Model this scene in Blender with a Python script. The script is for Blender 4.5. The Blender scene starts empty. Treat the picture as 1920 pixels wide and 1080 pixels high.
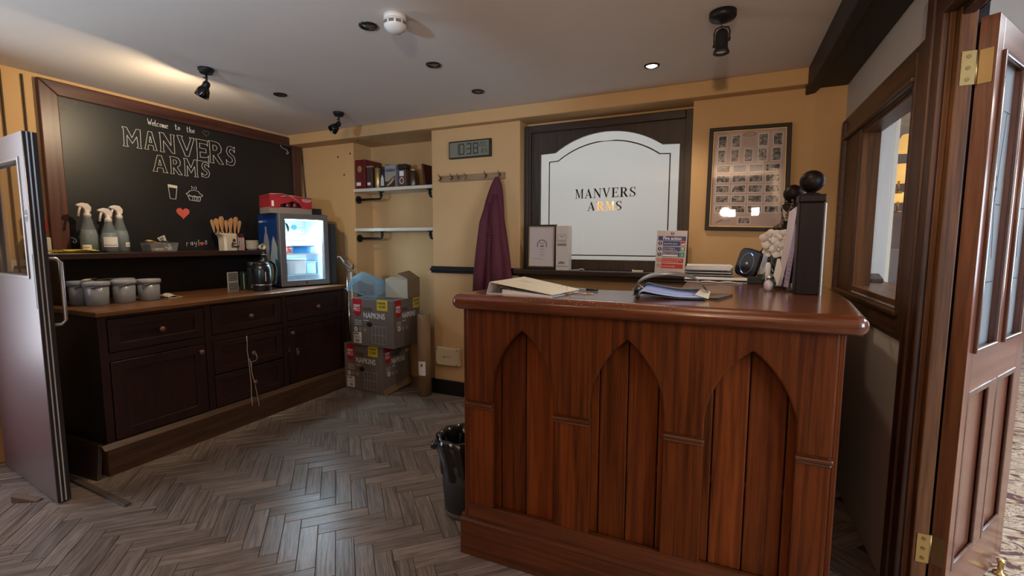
import bpy, bmesh, math, random
from mathutils import Matrix, Vector
S = bpy.context.scene
COL = S.collection
R = math.radians
random.seed(4)

# ---------------------------------------------------------------- camera
cd = bpy.data.cameras.new('camera'); cam = bpy.data.objects.new('camera', cd); COL.objects.link(cam)
cd.sensor_width = 36; cd.lens = 869.455 / 1920 * 36; cd.clip_start = .02; cd.clip_end = 60
cr, cu, cf = Vector((.910446, .41362221, .00217854)), Vector((-.0424207, .08813274, .99520506)), Vector((-.41144691, .90617288, -.09778624))
m = Matrix((cr, cu, -cf)).transposed().to_4x4(); m.translation = (0, 0, 1.3)
cam.matrix_world = m; S.camera = cam
# ---------------------------------------------------------------- world and exposure
w = bpy.data.worlds.new('world'); S.world = w; w.use_nodes = True
w.node_tree.nodes['Background'].inputs[0].default_value = (.75, .85, 1, 1)
w.node_tree.nodes['Background'].inputs[1].default_value = .15
S.view_settings.view_transform = 'Standard'; S.view_settings.look = 'None'
S.view_settings.gamma = 1; S.view_settings.use_curve_mapping = False
S.view_settings.exposure = 0
# ---------------------------------------------------------------- lights
def area(name, loc, aim, sx, sy, power, col, spread=180):
    l = bpy.data.lights.new(name, 'AREA'); l.shape = 'RECTANGLE'; l.size = sx; l.size_y = sy
    l.energy = power; l.color = col; l.spread = R(spread)
    o = bpy.data.objects.new(name, l); COL.objects.link(o); o.location = loc
    o.rotation_euler = (Vector(aim) - Vector(loc)).to_track_quat('-Z', 'Y').to_euler(); return o
def spot(name, loc, aim, power, col, angle=60, blend=.4, rad=.03):
    l = bpy.data.lights.new(name, 'SPOT'); l.energy = power; l.color = col; l.spot_size = R(angle); l.spot_blend = blend
    l.shadow_soft_size = rad
    o = bpy.data.objects.new(name, l); COL.objects.link(o); o.location = loc
    o.rotation_euler = (Vector(aim) - Vector(loc)).to_track_quat('-Z', 'Y').to_euler(); return o
def point(name, loc, power, col, rad=.03):
    l = bpy.data.lights.new(name, 'POINT'); l.energy = power; l.color = col; l.shadow_soft_size = rad
    o = bpy.data.objects.new(name, l); COL.objects.link(o); o.location = loc; return o
DAY = (.72, .86, 1.0); WARM = (1.0, .70, .42); HALO = (1.0, .80, .60)
area('assumed_left_daylight', (-3.70, .45, 1.25), (0, .75, .75), .75, 1.6, 21, (.82, .90, 1.0))  # assumed daylight from the left; the wall here is solid, no doorway modelled
spot('ceiling_fill_warm', (.0, -.9, 1.75), (.0, -.6, 2.31), 125, (1.0, .72, .48), 165, .5, .06)  # added unseen spot behind the camera, brightens the ceiling and bounces warm fill
spot('ceiling_fill_cool', (-1.6, -.6, 1.5), (-2.5, 2.0, 2.31), 130, (.45, .72, 1.0), 62, .5, .06)  # added unseen blue spot, cools the ceiling towards the chalkboard side
area('assumed_far_window_a', (.10, -2.15, 1.80), (-.3, 3, 1.5), .12, .12, 1.2, (1.0, .88, .76))  # assumed window behind the camera, set for a reflection in the framed glass
area('assumed_far_window_b', (.46, -2.15, 1.82), (-.6, 3, 1.5), .12, .13, 1.2, (1.0, .88, .76))  # second assumed window for the reflections, the wall behind it is solid
spot('lit_downlight_beam', (-.418, 2.85, 2.27), (-.418, 2.86, 0), 20, HALO, 125, .6, .03)
spot('added_downlight_a', (-1.3, -.4, 2.27), (-1.3, -.3, 0), 12, HALO, 140, .6, .03)  # added unseen light behind the camera, has no ceiling fitting
spot('assumed_downlight_b', (-.02, 1.50, 2.27), (-.1, 1.5, 0), 17, HALO, 150, .5, .03)  # assumed lamp out of view, placed from the desk's shadow, no fitting modelled
area('assumed_back_room_daylight', (-.8, 5.3, 2.2), (-.8, 3.5, 1.4), 1.8, .5, 50, (.84, .92, 1.0))  # assumed source that lights the frosted window from behind, no opening modelled
area('assumed_side_room_daylight', (3.6, -.6, 1.7), (1.2, 2.6, 1.2), 1.6, 1.6, 150, (.66, .80, 1.0))  # assumed daylight in the side room, no window built for it
area('added_side_room_overhead', (3.0, 5.0, 2.36), (3.0, 5.0, 0), 2.2, 2.2, 150, (1.0, .93, .82))  # added broad overhead light for the side room, without a fitting
area('added_door_gleam', (5.6, 7.0, 1.5), (1.2, 2.5, 1.2), 2.2, 1.6, 90, (.60, .76, 1.0))  # added unseen panel light, puts a blue gleam on the open door; no window
area('side_room_fill', (2.3, 2.3, 2.37), (2.3, 2.3, 0), 1.0, 1.0, 60, (.86, .93, 1.0))  # added fill with no fitting, brightens the pilaster and the open door

# ---------------------------------------------------------------- materials
def srgb(r, g, b):
    f = lambda c: (c / 255 / 12.92) if c / 255 <= .04045 else ((c / 255 + .055) / 1.055) ** 2.4
    return (f(r), f(g), f(b), 1)
_M = {}
def mat(name, col, rough=.5, metal=0., noise=0., nscale=40, bump=0., trans=0., emit=None, es=1., spec=.5, alpha=1., coat=0.):
    if name in _M: return _M[name]
    m = bpy.data.materials.new(name); m.use_nodes = True; nt = m.node_tree; b = nt.nodes['Principled BSDF']
    if len(col) == 3: col = (*col, 1)
    b.inputs['Base Color'].default_value = col; b.inputs['Roughness'].default_value = rough
    b.inputs['Metallic'].default_value = metal; b.inputs['Specular IOR Level'].default_value = spec
    b.inputs['Transmission Weight'].default_value = trans; b.inputs['Alpha'].default_value = alpha
    b.inputs['Coat Weight'].default_value = coat
    if emit: b.inputs['Emission Color'].default_value = (*emit[:3], 1); b.inputs['Emission Strength'].default_value = es
    if noise or bump:
        tc = nt.nodes.new('ShaderNodeTexCoord'); n = nt.nodes.new('ShaderNodeTexNoise'); n.inputs['Scale'].default_value = nscale
        n.inputs['Detail'].default_value = 6; nt.links.new(tc.outputs['Object'], n.inputs['Vector'])
        if noise:
            mx = nt.nodes.new('ShaderNodeMix'); mx.data_type = 'RGBA'
            mx.inputs[6].default_value = tuple(c * (1 - noise) for c in col[:3]) + (1,)
            mx.inputs[7].default_value = tuple(min(1, c * (1 + noise)) for c in col[:3]) + (1,)
            nt.links.new(n.outputs['Fac'], mx.inputs[0]); nt.links.new(mx.outputs[2], b.inputs['Base Color'])
        if bump:
            bp = nt.nodes.new('ShaderNodeBump'); bp.inputs['Strength'].default_value = bump; bp.inputs['Distance'].default_value = .004
            nt.links.new(n.outputs['Fac'], bp.inputs['Height']); nt.links.new(bp.outputs[0], b.inputs['Normal'])
    _M[name] = m; return m
def wood(name, dark, light, axis='z', s=14, stretch=.07, rough=.4, bump=.15, coat=0., uv=False, rnd=None, knots=.0, spec=.5):
    if name in _M: return _M[name]
    m = bpy.data.materials.new(name); m.use_nodes = True; nt = m.node_tree; b = nt.nodes['Principled BSDF']; N = nt.nodes; L = nt.links
    tc = N.new('ShaderNodeTexCoord'); mp = N.new('ShaderNodeMapping')
    sc = [s, s, s]; sc['xyz'.index(axis)] = s * stretch; mp.inputs['Scale'].default_value = sc
    L.new(tc.outputs['UV' if uv else 'Object'], mp.inputs['Vector'])
    vec = mp.outputs[0]
    r = None
    if rnd == 'object':
        oi = N.new('ShaderNodeObjectInfo'); r = oi.outputs['Random']
    elif rnd == 'attr':
        at = N.new('ShaderNodeAttribute'); at.attribute_name = 'rnd'; r = at.outputs['Fac']
    if r is not None:
        ad = N.new('ShaderNodeVectorMath'); ad.operation = 'ADD'; mu = N.new('ShaderNodeMath'); mu.operation = 'MULTIPLY'; mu.inputs[1].default_value = 91.
        L.new(r, mu.inputs[0]); L.new(mu.outputs[0], ad.inputs[1]); L.new(vec, ad.inputs[0]); vec = ad.outputs[0]
    n = N.new('ShaderNodeTexNoise'); n.inputs['Scale'].default_value = 1; n.inputs['Detail'].default_value = 8; n.inputs['Distortion'].default_value = 1.2
    L.new(vec, n.inputs['Vector'])
    n2 = N.new('ShaderNodeTexNoise'); n2.inputs['Scale'].default_value = 6; n2.inputs['Detail'].default_value = 4; L.new(vec, n2.inputs['Vector'])
    add = N.new('ShaderNodeMath'); add.operation = 'MULTIPLY_ADD'; add.inputs[1].default_value = .35; L.new(n2.outputs['Fac'], add.inputs[0]); L.new(n.outputs['Fac'], add.inputs[2])
    cr_ = N.new('ShaderNodeValToRGB'); cr_.color_ramp.elements[0].position = .45; cr_.color_ramp.elements[1].position = .85
    cr_.color_ramp.elements[0].color = dark; cr_.color_ramp.elements[1].color = light; L.new(add.outputs[0], cr_.inputs[0])
    out = cr_.outputs[0]
    if r is not None:
        hs = N.new('ShaderNodeHueSaturation'); mr = N.new('ShaderNodeMapRange'); mr.inputs[3].default_value = .80; mr.inputs[4].default_value = 1.18
        L.new(r, mr.inputs[0]); L.new(mr.outputs[0], hs.inputs['Value']); L.new(out, hs.inputs['Color']); out = hs.outputs[0]
    if knots:
        v = N.new('ShaderNodeTexVoronoi'); v.inputs['Scale'].default_value = 3.6; mp2 = N.new('ShaderNodeMapping')
        s2 = [1, 1, 1]; s2['xyz'.index(axis)] = .45; mp2.inputs['Scale'].default_value = s2
        L.new(tc.outputs['Object'], mp2.inputs['Vector']); L.new(mp2.outputs[0], v.inputs['Vector'])
        mr2 = N.new('ShaderNodeMapRange'); mr2.inputs[1].default_value = .035; mr2.inputs[2].default_value = .09; mr2.inputs[3].default_value = 1 - knots; mr2.inputs[4].default_value = 1
        L.new(v.outputs['Distance'], mr2.inputs[0])
        mx = N.new('ShaderNodeMix'); mx.data_type = 'RGBA'; mx.inputs[6].default_value = tuple(c * .3 for c in dark[:3]) + (1,)
        L.new(mr2.outputs[0], mx.inputs[0]); L.new(out, mx.inputs[7]); out = mx.outputs[2]
    L.new(out, b.inputs['Base Color'])
    b.inputs['Roughness'].default_value = rough; b.inputs['Coat Weight'].default_value = coat; b.inputs['Coat Roughness'].default_value = .18
    b.inputs['Specular IOR Level'].default_value = spec
    bp = N.new('ShaderNodeBump'); bp.inputs['Strength'].default_value = bump; bp.inputs['Distance'].default_value = .003
    L.new(add.outputs[0], bp.inputs['Height']); L.new(bp.outputs[0], b.inputs['Normal'])
    _M[name] = m; return m
def glassy(name, col=(1, 1, 1), amount=.12, rough=.03, milk=0., milkcol=(.8, .85, .9)):
    if name in _M: return _M[name]
    m = bpy.data.materials.new(name); m.use_nodes = True; nt = m.node_tree; N = nt.nodes; L = nt.links; N.remove(N['Principled BSDF'])
    tr = N.new('ShaderNodeBsdfTransparent'); tr.inputs[0].default_value = (*col, 1)
    gl = N.new('ShaderNodeBsdfGlossy'); gl.inputs['Roughness'].default_value = rough
    lw = N.new('ShaderNodeLayerWeight'); pw = N.new('ShaderNodeMath'); pw.operation = 'POWER'; pw.inputs[1].default_value = 4.5; L.new(lw.outputs['Facing'], pw.inputs[0])
    ma = N.new('ShaderNodeMath'); ma.operation = 'MULTIPLY_ADD'; ma.inputs[1].default_value = .6; ma.inputs[2].default_value = amount * .6; ma.use_clamp = True
    L.new(pw.outputs[0], ma.inputs[0])
    mx = N.new('ShaderNodeMixShader'); L.new(ma.outputs[0], mx.inputs[0]); L.new(tr.outputs[0], mx.inputs[1]); L.new(gl.outputs[0], mx.inputs[2])
    o = mx.outputs[0]
    if milk:
        d = N.new('ShaderNodeBsdfDiffuse'); d.inputs[0].default_value = (*milkcol, 1)
        t = N.new('ShaderNodeBsdfTranslucent'); t.inputs[0].default_value = (*milkcol, 1)
        m1 = N.new('ShaderNodeMixShader'); m1.inputs[0].default_value = .5; L.new(d.outputs[0], m1.inputs[1]); L.new(t.outputs[0], m1.inputs[2])
        m2 = N.new('ShaderNodeMixShader'); m2.inputs[0].default_value = milk; L.new(o, m2.inputs[1]); L.new(m1.outputs[0], m2.inputs[2]); o = m2.outputs[0]
    L.new(o, N['Material Output'].inputs[0]); _M[name] = m; return m

YEL = mat('wall_paint_yellow', (.54, .335, .15), .75, noise=.05, nscale=6, bump=.12)
CEIL = mat('ceiling_paint', (.68, .61, .55), .85, noise=.03, nscale=5)
CREAM = mat('wall_paint_cream', (.50, .45, .385), .8, noise=.04, nscale=6)
BLKP = mat('black_gloss_paint', (.008, .006, .006), .45, spec=.3)
DW_Z = wood('dresser_wood_upright', (.012, .0045, .0042, 1), (.032, .0105, .0085, 1), 'z', 22, .06, .38, .1)
DW_Y = wood('dresser_wood_long', (.012, .0045, .0040, 1), (.034, .011, .0085, 1), 'y', 22, .06, .38, .1)
DTOP = wood('dresser_top_wood', (.05, .020, .008, 1), (.19, .082, .032, 1), 'y', 22, .05, .35, .15)
DPL = wood('dresser_plinth_wood', (.030, .014, .008, 1), (.095, .045, .023, 1), 'y', 16, .08, .5, .2)
K_Z = wood('desk_wood_upright', (.040, .0085, .0018, 1), (.135, .031, .0058, 1), 'z', 48, .03, .40, .12, knots=.8, spec=.2)
K_Z2 = wood('desk_plank_wood', (.045, .0095, .002, 1), (.165, .037, .0068, 1), 'z', 36, .035, .40, .12, knots=.8, rnd='object', spec=.2)
K_X = wood('desk_wood_long', (.040, .0095, .0026, 1), (.13, .034, .008, 1), 'x', 40, .035, .32, .12, coat=.2)
K_TOP = wood('desk_top_wood', (.065, .015, .0045, 1), (.18, .046, .013, 1), 'x', 26, .05, .2, .12, coat=.6)
POSTW = wood('newel_dark_wood', (.004, .0016, .001, 1), (.011, .004, .0026, 1), 'z', 22, .05, .45, .05, spec=.15)
BEAM = wood('beam_dark_wood', (.006, .004, .003, 1), (.017, .010, .007, 1), 'y', 10, .1, .6, .4)
P_Z = wood('pine_stained_upright', (.030, .010, .0032, 1), (.165, .066, .023, 1), 'z', 30, .035, .45, .15, knots=.8, spec=.3)
P_Y = wood('pine_stained_long', (.05, .017, .0055, 1), (.16, .062, .022, 1), 'y', 26, .05, .38, .1)
DARKP_Z = wood('window_frame_wood_upright', (.022, .0075, .003, 1), (.075, .028, .011, 1), 'z', 34, .04, .42, .1)
DARKP_Y = wood('window_frame_wood_long', (.022, .0075, .003, 1), (.075, .028, .011, 1), 'y', 30, .04, .38, .1)
DOORW = wood('door_wood_upright', (.10, .030, .015, 1), (.23, .078, .042, 1), 'z', 22, .04, .30, .08, coat=.5, knots=.5)
DOORWX = wood('door_wood_cross', (.10, .030, .015, 1), (.23, .078, .042, 1), 'x', 22, .04, .30, .08, coat=.5)
DOORE = wood('door_edge_wood', (.07, .019, .005, 1), (.18, .058, .016, 1), 'z', 30, .05, .42, .1, knots=.6)
CFR = wood('chalkboard_frame_wood_upright', (.035, .012, .009, 1), (.10, .036, .025, 1), 'z', 16, .06, .38, .1)
CFRY = wood('chalkboard_frame_wood_long', (.030, .010, .008, 1), (.085, .030, .021, 1), 'y', 16, .06, .38, .1)
WF_X = wood('dark_oak_long', (.014, .0075, .0042, 1), (.044, .024, .013, 1), 'x', 34, .04, .5, .2)
WF_Z = wood('dark_oak_upright', (.014, .0075, .0042, 1), (.044, .024, .013, 1), 'z', 34, .04, .5, .2)
CHALKB = mat('chalkboard_black', (.010, .010, .011), .42, noise=.5, nscale=3)
CHALK = mat('chalk_white', (.62, .60, .57), .9)
CHALKF = mat('chalk_faint', (.16, .15, .14), .9)
CHALKR = mat('chalk_red', (.55, .09, .06), .9, noise=.4, nscale=60)
STEEL = mat('brushed_steel', (.46, .45, .46), .33, .85, noise=.08, nscale=4)
DST = 0
STEELD = mat('dull_metal', (.24, .24, .25), .4, .8)
CHROME = mat('chrome', (.7, .7, .72), .12, 1)
BRASS = mat('brass', (.62, .44, .18), .3, 1)
BRASSD = mat('old_brass', (.30, .20, .09), .4, 1)
BLACK = mat('black_plastic', (.010, .010, .011), .3)
BLACKM = mat('matt_black', (.012, .012, .013), .6)
IRON = mat('black_iron', (.012, .012, .012), .45, .3)
WHITE = mat('white_plastic', (.72, .70, .68), .35)
PAPER = mat('white_paper', (.72, .69, .68), .8)
PAPERC = mat('cream_card', (.66, .60, .47), .6, noise=.06, nscale=12)
INK = mat('print_black', (.02, .02, .022), .6)
INKG = mat('print_grey', (.16, .15, .15), .6)
LGREY = mat('print_light_grey', (.55, .52, .49), .6)
GLASS = glassy('clear_glass', (1, 1, 1), .07, .02)
GLASSR = glassy('side_window_glass', (.93, .94, .93), .10, .02)
RED = mat('print_red', (.42, .012, .02), .45)
YELP = mat('print_yellow', (.62, .46, .03), .5)
NAVY = mat('print_navy', (.008, .03, .16), .4)
GREEN = mat('print_green', (.02, .20, .14), .5)
SHELFW = mat('shelf_white_paint', (.62, .57, .47), .6, noise=.06, nscale=20)
CARD = mat('carton_grey_board', (.145, .118, .10), .7, noise=.08, nscale=25)
CARDB = mat('brown_cardboard', (.22, .135, .07), .8, noise=.08, nscale=30)
CARDL = mat('pale_cardboard', (.40, .35, .26), .8, noise=.06, nscale=30)

# ---------------------------------------------------------------- mesh builder
class B:
    def __init__(s, T=None): s.b = bmesh.new(); s.T = T or Matrix()
    def _v(s, vs): return [s.b.verts.new(s.T @ Vector(v)) for v in vs]
    def _f(s, vs, smooth=False):
        try: f = s.b.faces.new(vs); f.smooth = smooth; return f
        except ValueError: return None
    def box(s, x0, x1, y0, y1, z0, z1):
        v = s._v([(x, y, z) for z in (z0, z1) for y in (y0, y1) for x in (x0, x1)])
        for q in ((0, 2, 3, 1), (4, 5, 7, 6), (0, 1, 5, 4), (2, 6, 7, 3), (0, 4, 6, 2), (1, 3, 7, 5)): s._f([v[i] for i in q])
        return s
    def hexa(s, lo, hi):   # two quads of 4 points, bottom and top, both counter-clockwise seen from above
        v = s._v(list(lo) + list(hi))
        for q in ((3, 2, 1, 0), (4, 5, 6, 7), (0, 1, 5, 4), (1, 2, 6, 5), (2, 3, 7, 6), (3, 0, 4, 7)): s._f([v[i] for i in q])
        return s
    def rings(s, rings, cap0=True, cap1=True, smooth=True, closed=True):
        L = [s._v(r) for r in rings]
        for a, b_ in zip(L, L[1:]):
            n = len(a)
            for i in range(n if closed else n - 1): s._f([a[i], a[(i + 1) % n], b_[(i + 1) % n], b_[i]], smooth)
        if cap0: s._f(list(reversed(L[0])))
        if cap1: s._f(L[-1])
        return s
    def lathe(s, prof, c=(0, 0, 0), n=24, axis='z', smooth=True, cap0=True, cap1=True):
        rs = []
        for r, z in prof:
            ring = []
            for i in range(n):
                a = 2 * math.pi * i / n; p = (r * math.cos(a), r * math.sin(a), z)
                if axis == 'x': p = (z, p[0], p[1])
                elif axis == 'y': p = (p[1], z, p[0])
                ring.append((p[0] + c[0], p[1] + c[1], p[2] + c[2]))
            rs.append(ring)
        return s.rings(rs, cap0, cap1, smooth)
    def cyl(s, p0, p1, r0, r1=None, n=16, caps=True):
        p0, p1 = Vector(p0), Vector(p1); r1 = r0 if r1 is None else r1; d = (p1 - p0).normalized()
        u = d.orthogonal().normalized(); v = d.cross(u)
        return s.rings([[p + (u * math.cos(2 * math.pi * i / n) + v * math.sin(2 * math.pi * i / n)) * r for i in range(n)] for p, r in ((p0, r0), (p1, r1))], caps, caps)
    def tube(s, pts, r, n=8, closed=False, rr=None):
        pts = [Vector(p) for p in pts]; rs = []; u = None; N = len(pts)
        for i, p in enumerate(pts):
            d = (pts[min(i + 1, N - 1)] - pts[max(i - 1, 0)]).normalized() if not closed else (pts[(i + 1) % N] - pts[i - 1]).normalized()
            if u is None: u = d.orthogonal().normalized()
            u = (u - d * u.dot(d)); u = u.normalized() if u.length > 1e-6 else d.orthogonal().normalized(); v = d.cross(u)
            q = rr[i] if rr else r
            rs.append([p + (u * math.cos(2 * math.pi * k / n) + v * math.sin(2 * math.pi * k / n)) * q for k in range(n)])
        if closed: rs.append(rs[0]); return s.rings(rs, False, False)
        return s.rings(rs)
    def ball(s, c, r, n=20, sz=1.):
        return s.lathe([(max(r * math.sin(math.pi * i / 12), 1e-4), -r * sz * math.cos(math.pi * i / 12)) for i in range(13)], c, n)
    def prism(s, pts, o, u, v, d):   # polygon pts in the plane o,u,v pushed by d along u x v
        o, u, v = Vector(o), Vector(u), Vector(v); n = u.cross(v).normalized() * d
        a = s._v([o + u * p[0] + v * p[1] for p in pts]); b_ = s._v([o + u * p[0] + v * p[1] + n for p in pts]); k = len(pts)
        s._f(list(reversed(a))); s._f(b_)
        for i in range(k): s._f([a[i], a[(i + 1) % k], b_[(i + 1) % k], b_[i]])
        return s
    def sheet(s, grid, th=.001, smooth=True):
        n = len(grid); k = len(grid[0]); g = [[Vector(p) for p in r] for r in grid]
        top = [s._v(r) for r in g]
        for i in range(n - 1):
            for j in range(k - 1): s._f([top[i][j], top[i][j + 1], top[i + 1][j + 1], top[i + 1][j]], smooth)
        return s
_MW = {}
def mw(o): return _MW.get(o.name, Matrix()) if o is not None else Matrix()
def part(name, b, m, parent=None, world=False, bevel=0., seg=2, solid=0., kind=None, label=None, sub=0):
    if isinstance(b, B):
        me = bpy.data.meshes.new(name); bmesh.ops.recalc_face_normals(b.b, faces=b.b.faces[:]); b.b.to_mesh(me); b.b.free()
    else: me = b
    o = bpy.data.objects.new(name, me); COL.objects.link(o)
    if m is not None: me.materials.clear(); me.materials.append(m)
    M = Matrix()
    if parent is not None:
        o.parent = parent
        if world: me.transform(mw(parent).inverted())
        M = mw(parent)
    _MW[o.name] = M
    if solid: md = o.modifiers.new('solid', 'SOLIDIFY'); md.thickness = solid; md.offset = 0
    if bevel: md = o.modifiers.new('bevel', 'BEVEL'); md.width = bevel; md.segments = seg; md.limit_method = 'ANGLE'; md.angle_limit = R(40)
    if sub: md = o.modifiers.new('sub', 'SUBSURF'); md.levels = sub; md.render_levels = sub
    if kind: o['kind'] = kind
    if label: o['label'] = label
    return o
def thing(name, label, cat, loc=(0, 0, 0), rot=0, group=None, kind=None, M=None):
    o = bpy.data.objects.new(name, None); COL.objects.link(o); o.empty_display_size = .05
    M = M or (Matrix.Translation(loc) @ Matrix.Rotation(rot, 4, 'Z')); o.matrix_world = M; _MW[o.name] = M
    if label: o['label'] = label
    if cat: o['category'] = cat
    if group: o['group'] = group
    if kind: o['kind'] = kind
    return o
def tag(o, label, cat, group=None):
    o['label'] = label; o['category'] = cat
    if group: o['group'] = group
    return o
def struct(name, b, m, label, cat, **k):
    o = part(name, b, m, **k); o['kind'] = 'structure'; o['label'] = label; o['category'] = cat; return o
def copytree(src, loc, label, rot=None):
    r = src.copy(); COL.objects.link(r); M = src.matrix_basis.copy(); M.translation = loc; r.matrix_basis = M; _MW[r.name] = M; r['label'] = label
    for ch in src.children:
        c = ch.copy(); COL.objects.link(c); c.parent = r
        for g in ch.children: d = g.copy(); COL.objects.link(d); d.parent = c
    return r
def frame(o, right, up):
    r, u = Vector(right).normalized(), Vector(up).normalized(); n = r.cross(u); M = Matrix((r, u, n)).transposed().to_4x4(); M.translation = o; return M
def shape(loops, th, T):   # filled flat outline with holes
    c = bpy.data.curves.new('c', 'CURVE'); c.dimensions = '2D'; c.fill_mode = 'BOTH'; c.extrude = th / 2
    for l in loops:
        sp = c.splines.new('POLY'); sp.points.add(len(l) - 1); sp.use_cyclic_u = True
        for p, q in zip(sp.points, l): p.co = (q[0], q[1], 0, 1)
    o = bpy.data.objects.new('c', c); me = bpy.data.meshes.new_from_object(o); bpy.data.objects.remove(o); bpy.data.curves.remove(c)
    q = bmesh.new(); q.from_mesh(me); bmesh.ops.remove_doubles(q, verts=q.verts[:], dist=2e-5)
    if th > 0: bmesh.ops.dissolve_limit(q, angle_limit=.01, verts=q.verts[:], edges=q.edges[:]); bmesh.ops.recalc_face_normals(q, faces=q.faces[:])
    q.to_mesh(me); q.free()
    me.transform(T @ Matrix.Translation((0, 0, th / 2))); return me
def text(s, size, T, th=.0006, align='LEFT', sx=1., bold=0., shear=0.):
    c = bpy.data.curves.new('t', 'FONT'); c.body = s; c.size = size; c.extrude = th / 2; c.align_x = align; c.offset = bold; c.shear = shear; c.resolution_u = 2
    o = bpy.data.objects.new('t', c); me = bpy.data.meshes.new_from_object(o); bpy.data.objects.remove(o); bpy.data.curves.remove(c)
    me.transform(T @ Matrix.Translation((0, 0, th / 2)) @ Matrix.Diagonal((sx, 1, 1, 1))); return me
def circ(cx, cy, r, n=24, a0=0, a1=2 * math.pi, ry=None):
    return [(cx + r * math.cos(a0 + (a1 - a0) * i / n), cy + (ry or r) * math.sin(a0 + (a1 - a0) * i / n)) for i in range(n if abs(a1 - a0 - 2 * math.pi) < 1e-6 else n + 1)]
def rect(x0, x1, y0, y1): return [(x0, y0), (x1, y0), (x1, y1), (x0, y1)]
def joinmesh(ms):
    b = bmesh.new()
    for m in ms: b.from_mesh(m); bpy.data.meshes.remove(m)
    me = bpy.data.meshes.new('j'); b.to_mesh(me); b.free(); return me
UP = (0, 0, 1)
# ================================================================ THE SETTING
XL, XR, YF, H = -3.826, .609, -2.2, 2.31
fl = thing('floor', 'grey brown wood-look herringbone tiled floor', 'floor', (0, 0, 0), kind='structure')
part('slab', B().box(-5, .609, YF, 3.8, -.12, -.004), mat('floor_grout', (.045, .035, .028), .8), fl)
# herringbone planks: 75 x 300 mm, zigzag running along the room
FD, FL_ = (.075, .058, .050, 1), (.26, .205, .175, 1)
PLK = wood('floor_plank_tile', FD, FL_, 'x', 60, .06, .29, .35, uv=True, rnd='object')
PLKS = wood('floor_plank_tile_far', FD, FL_, 'x', 60, .06, .29, .35, uv=True, rnd='attr')
W_, NL = .0748, 4
uu, vv = Vector((.70711, -.70711, 0)), Vector((.70711, .70711, 0)); O_ = Vector((-2.02, 1.845, 0))
cells = []
for k in range(-90, 90):
    for j in range(-14, 15):
        for kind in (0, 1):
            if kind == 0: cx, cy = k + NL / 2 + j * 2 * NL, k + .5
            else: cx, cy = k + NL + .5 + j * 2 * NL, k + 1 - NL / 2
            p = O_ + uu * cx * W_ + vv * cy * W_
            if -4.4 < p.x < .66 and YF - .1 < p.y < 3.72: cells.append((p, kind))
def vis(p):   # nearest planks that the open floor area shows
    d = p - Vector((0, 0, 0)); ang = math.degrees(math.atan2(-d.x, d.y))
    if p.x < -4.0 or (p.x < -3.05 and p.y > 1.35) or (p.x > -.95 and p.y > 1.6) or p.x > -.3: return False
    if p.y > 3.3: return False
    return ang < 78 and ang > 18 and (Vector((p.x, p.y)).length > 1.35)
cells.sort(key=lambda c: (not vis(c[0]), c[0].length))
g = .0011
def plank_mesh():
    me = bpy.data.meshes.new('plank'); l, w_ = NL * W_ / 2 - g, W_ / 2 - g; c = .0012
    vs = [(sx * (l - e), sy * (w_ - e), z) for z, e in ((-.006, 0), (-.0012, 0), (0, c)) for sx, sy in ((-1, -1), (1, -1), (1, 1), (-1, 1))]
    fs = [(8, 9, 10, 11)] + [(a + i, a + (i + 1) % 4, a + 4 + (i + 1) % 4, a + 4 + i) for a in (0, 4) for i in range(4)]
    me.from_pydata(vs, [], fs); uvl = me.uv_layers.new(name='UVMap')
    for lp in me.loops: v = me.vertices[lp.vertex_index].co; uvl.data[lp.index].uv = (v.x, v.y)
    me.materials.append(PLK); return me
pm = plank_mesh(); rots = (-math.pi / 4, math.pi / 4)
for p, kd in cells[:300]:
    o = bpy.data.objects.new('plank', pm); COL.objects.link(o); o.parent = fl; o.location = (p.x, p.y, random.uniform(-.0006, 0)); o.rotation_euler = (0, 0, rots[kd])
vs, fs, uvs, rn = [], [], [], []
pv = [tuple(v.co) for v in pm.vertices]; pf = [tuple(f.vertices) for f in pm.polygons]
for p, kd in cells[300:]:
    c, s_ = math.cos(rots[kd]), math.sin(rots[kd]); n0 = len(vs); r_ = random.random()
    for v in pv: vs.append((p.x + v[0] * c - v[1] * s_, p.y + v[0] * s_ + v[1] * c, v[2]))
    for f in pf:
        fs.append(tuple(n0 + i for i in f))
        for i in f: uvs.append(pv[i][:2])
    rn += [r_] * len(pv)
me = bpy.data.meshes.new('plank_field'); me.from_pydata(vs, [], fs); u = me.uv_layers.new(name='UVMap')
for i, q in enumerate(uvs): u.data[i].uv = q
a = me.attributes.new('rnd', 'FLOAT', 'POINT')
for i, q in enumerate(rn): a.data[i].value = q
part('plank_field', me, PLKS, fl, kind='stuff')

struct('ceiling', B().box(-4.2, .75, YF, 3.8, H, H + .12), CEIL, 'off-white painted plaster ceiling', 'ceiling')
# left wall with the plain panelled strip beyond the chalkboard
wl = thing('wall_left', 'yellow painted wall carrying the chalkboard', 'wall', (0, 0, 0), kind='structure')
part('plaster', B().box(XL - .15, XL, YF, 3.8, 0, H), YEL, wl)
part('red_dado', B().box(XL, XL + .012, YF, 1.115, 0, 1.0), mat('dado_red_paint', (.42, .012, .018), .5), wl)
for y in (1.302, 1.395): part('batten', B().box(XL, XL + .012, y - .0035, y + .0035, 0, 2.285), mat('batten_brown', (.05, .03, .015), .8), wl)
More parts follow.
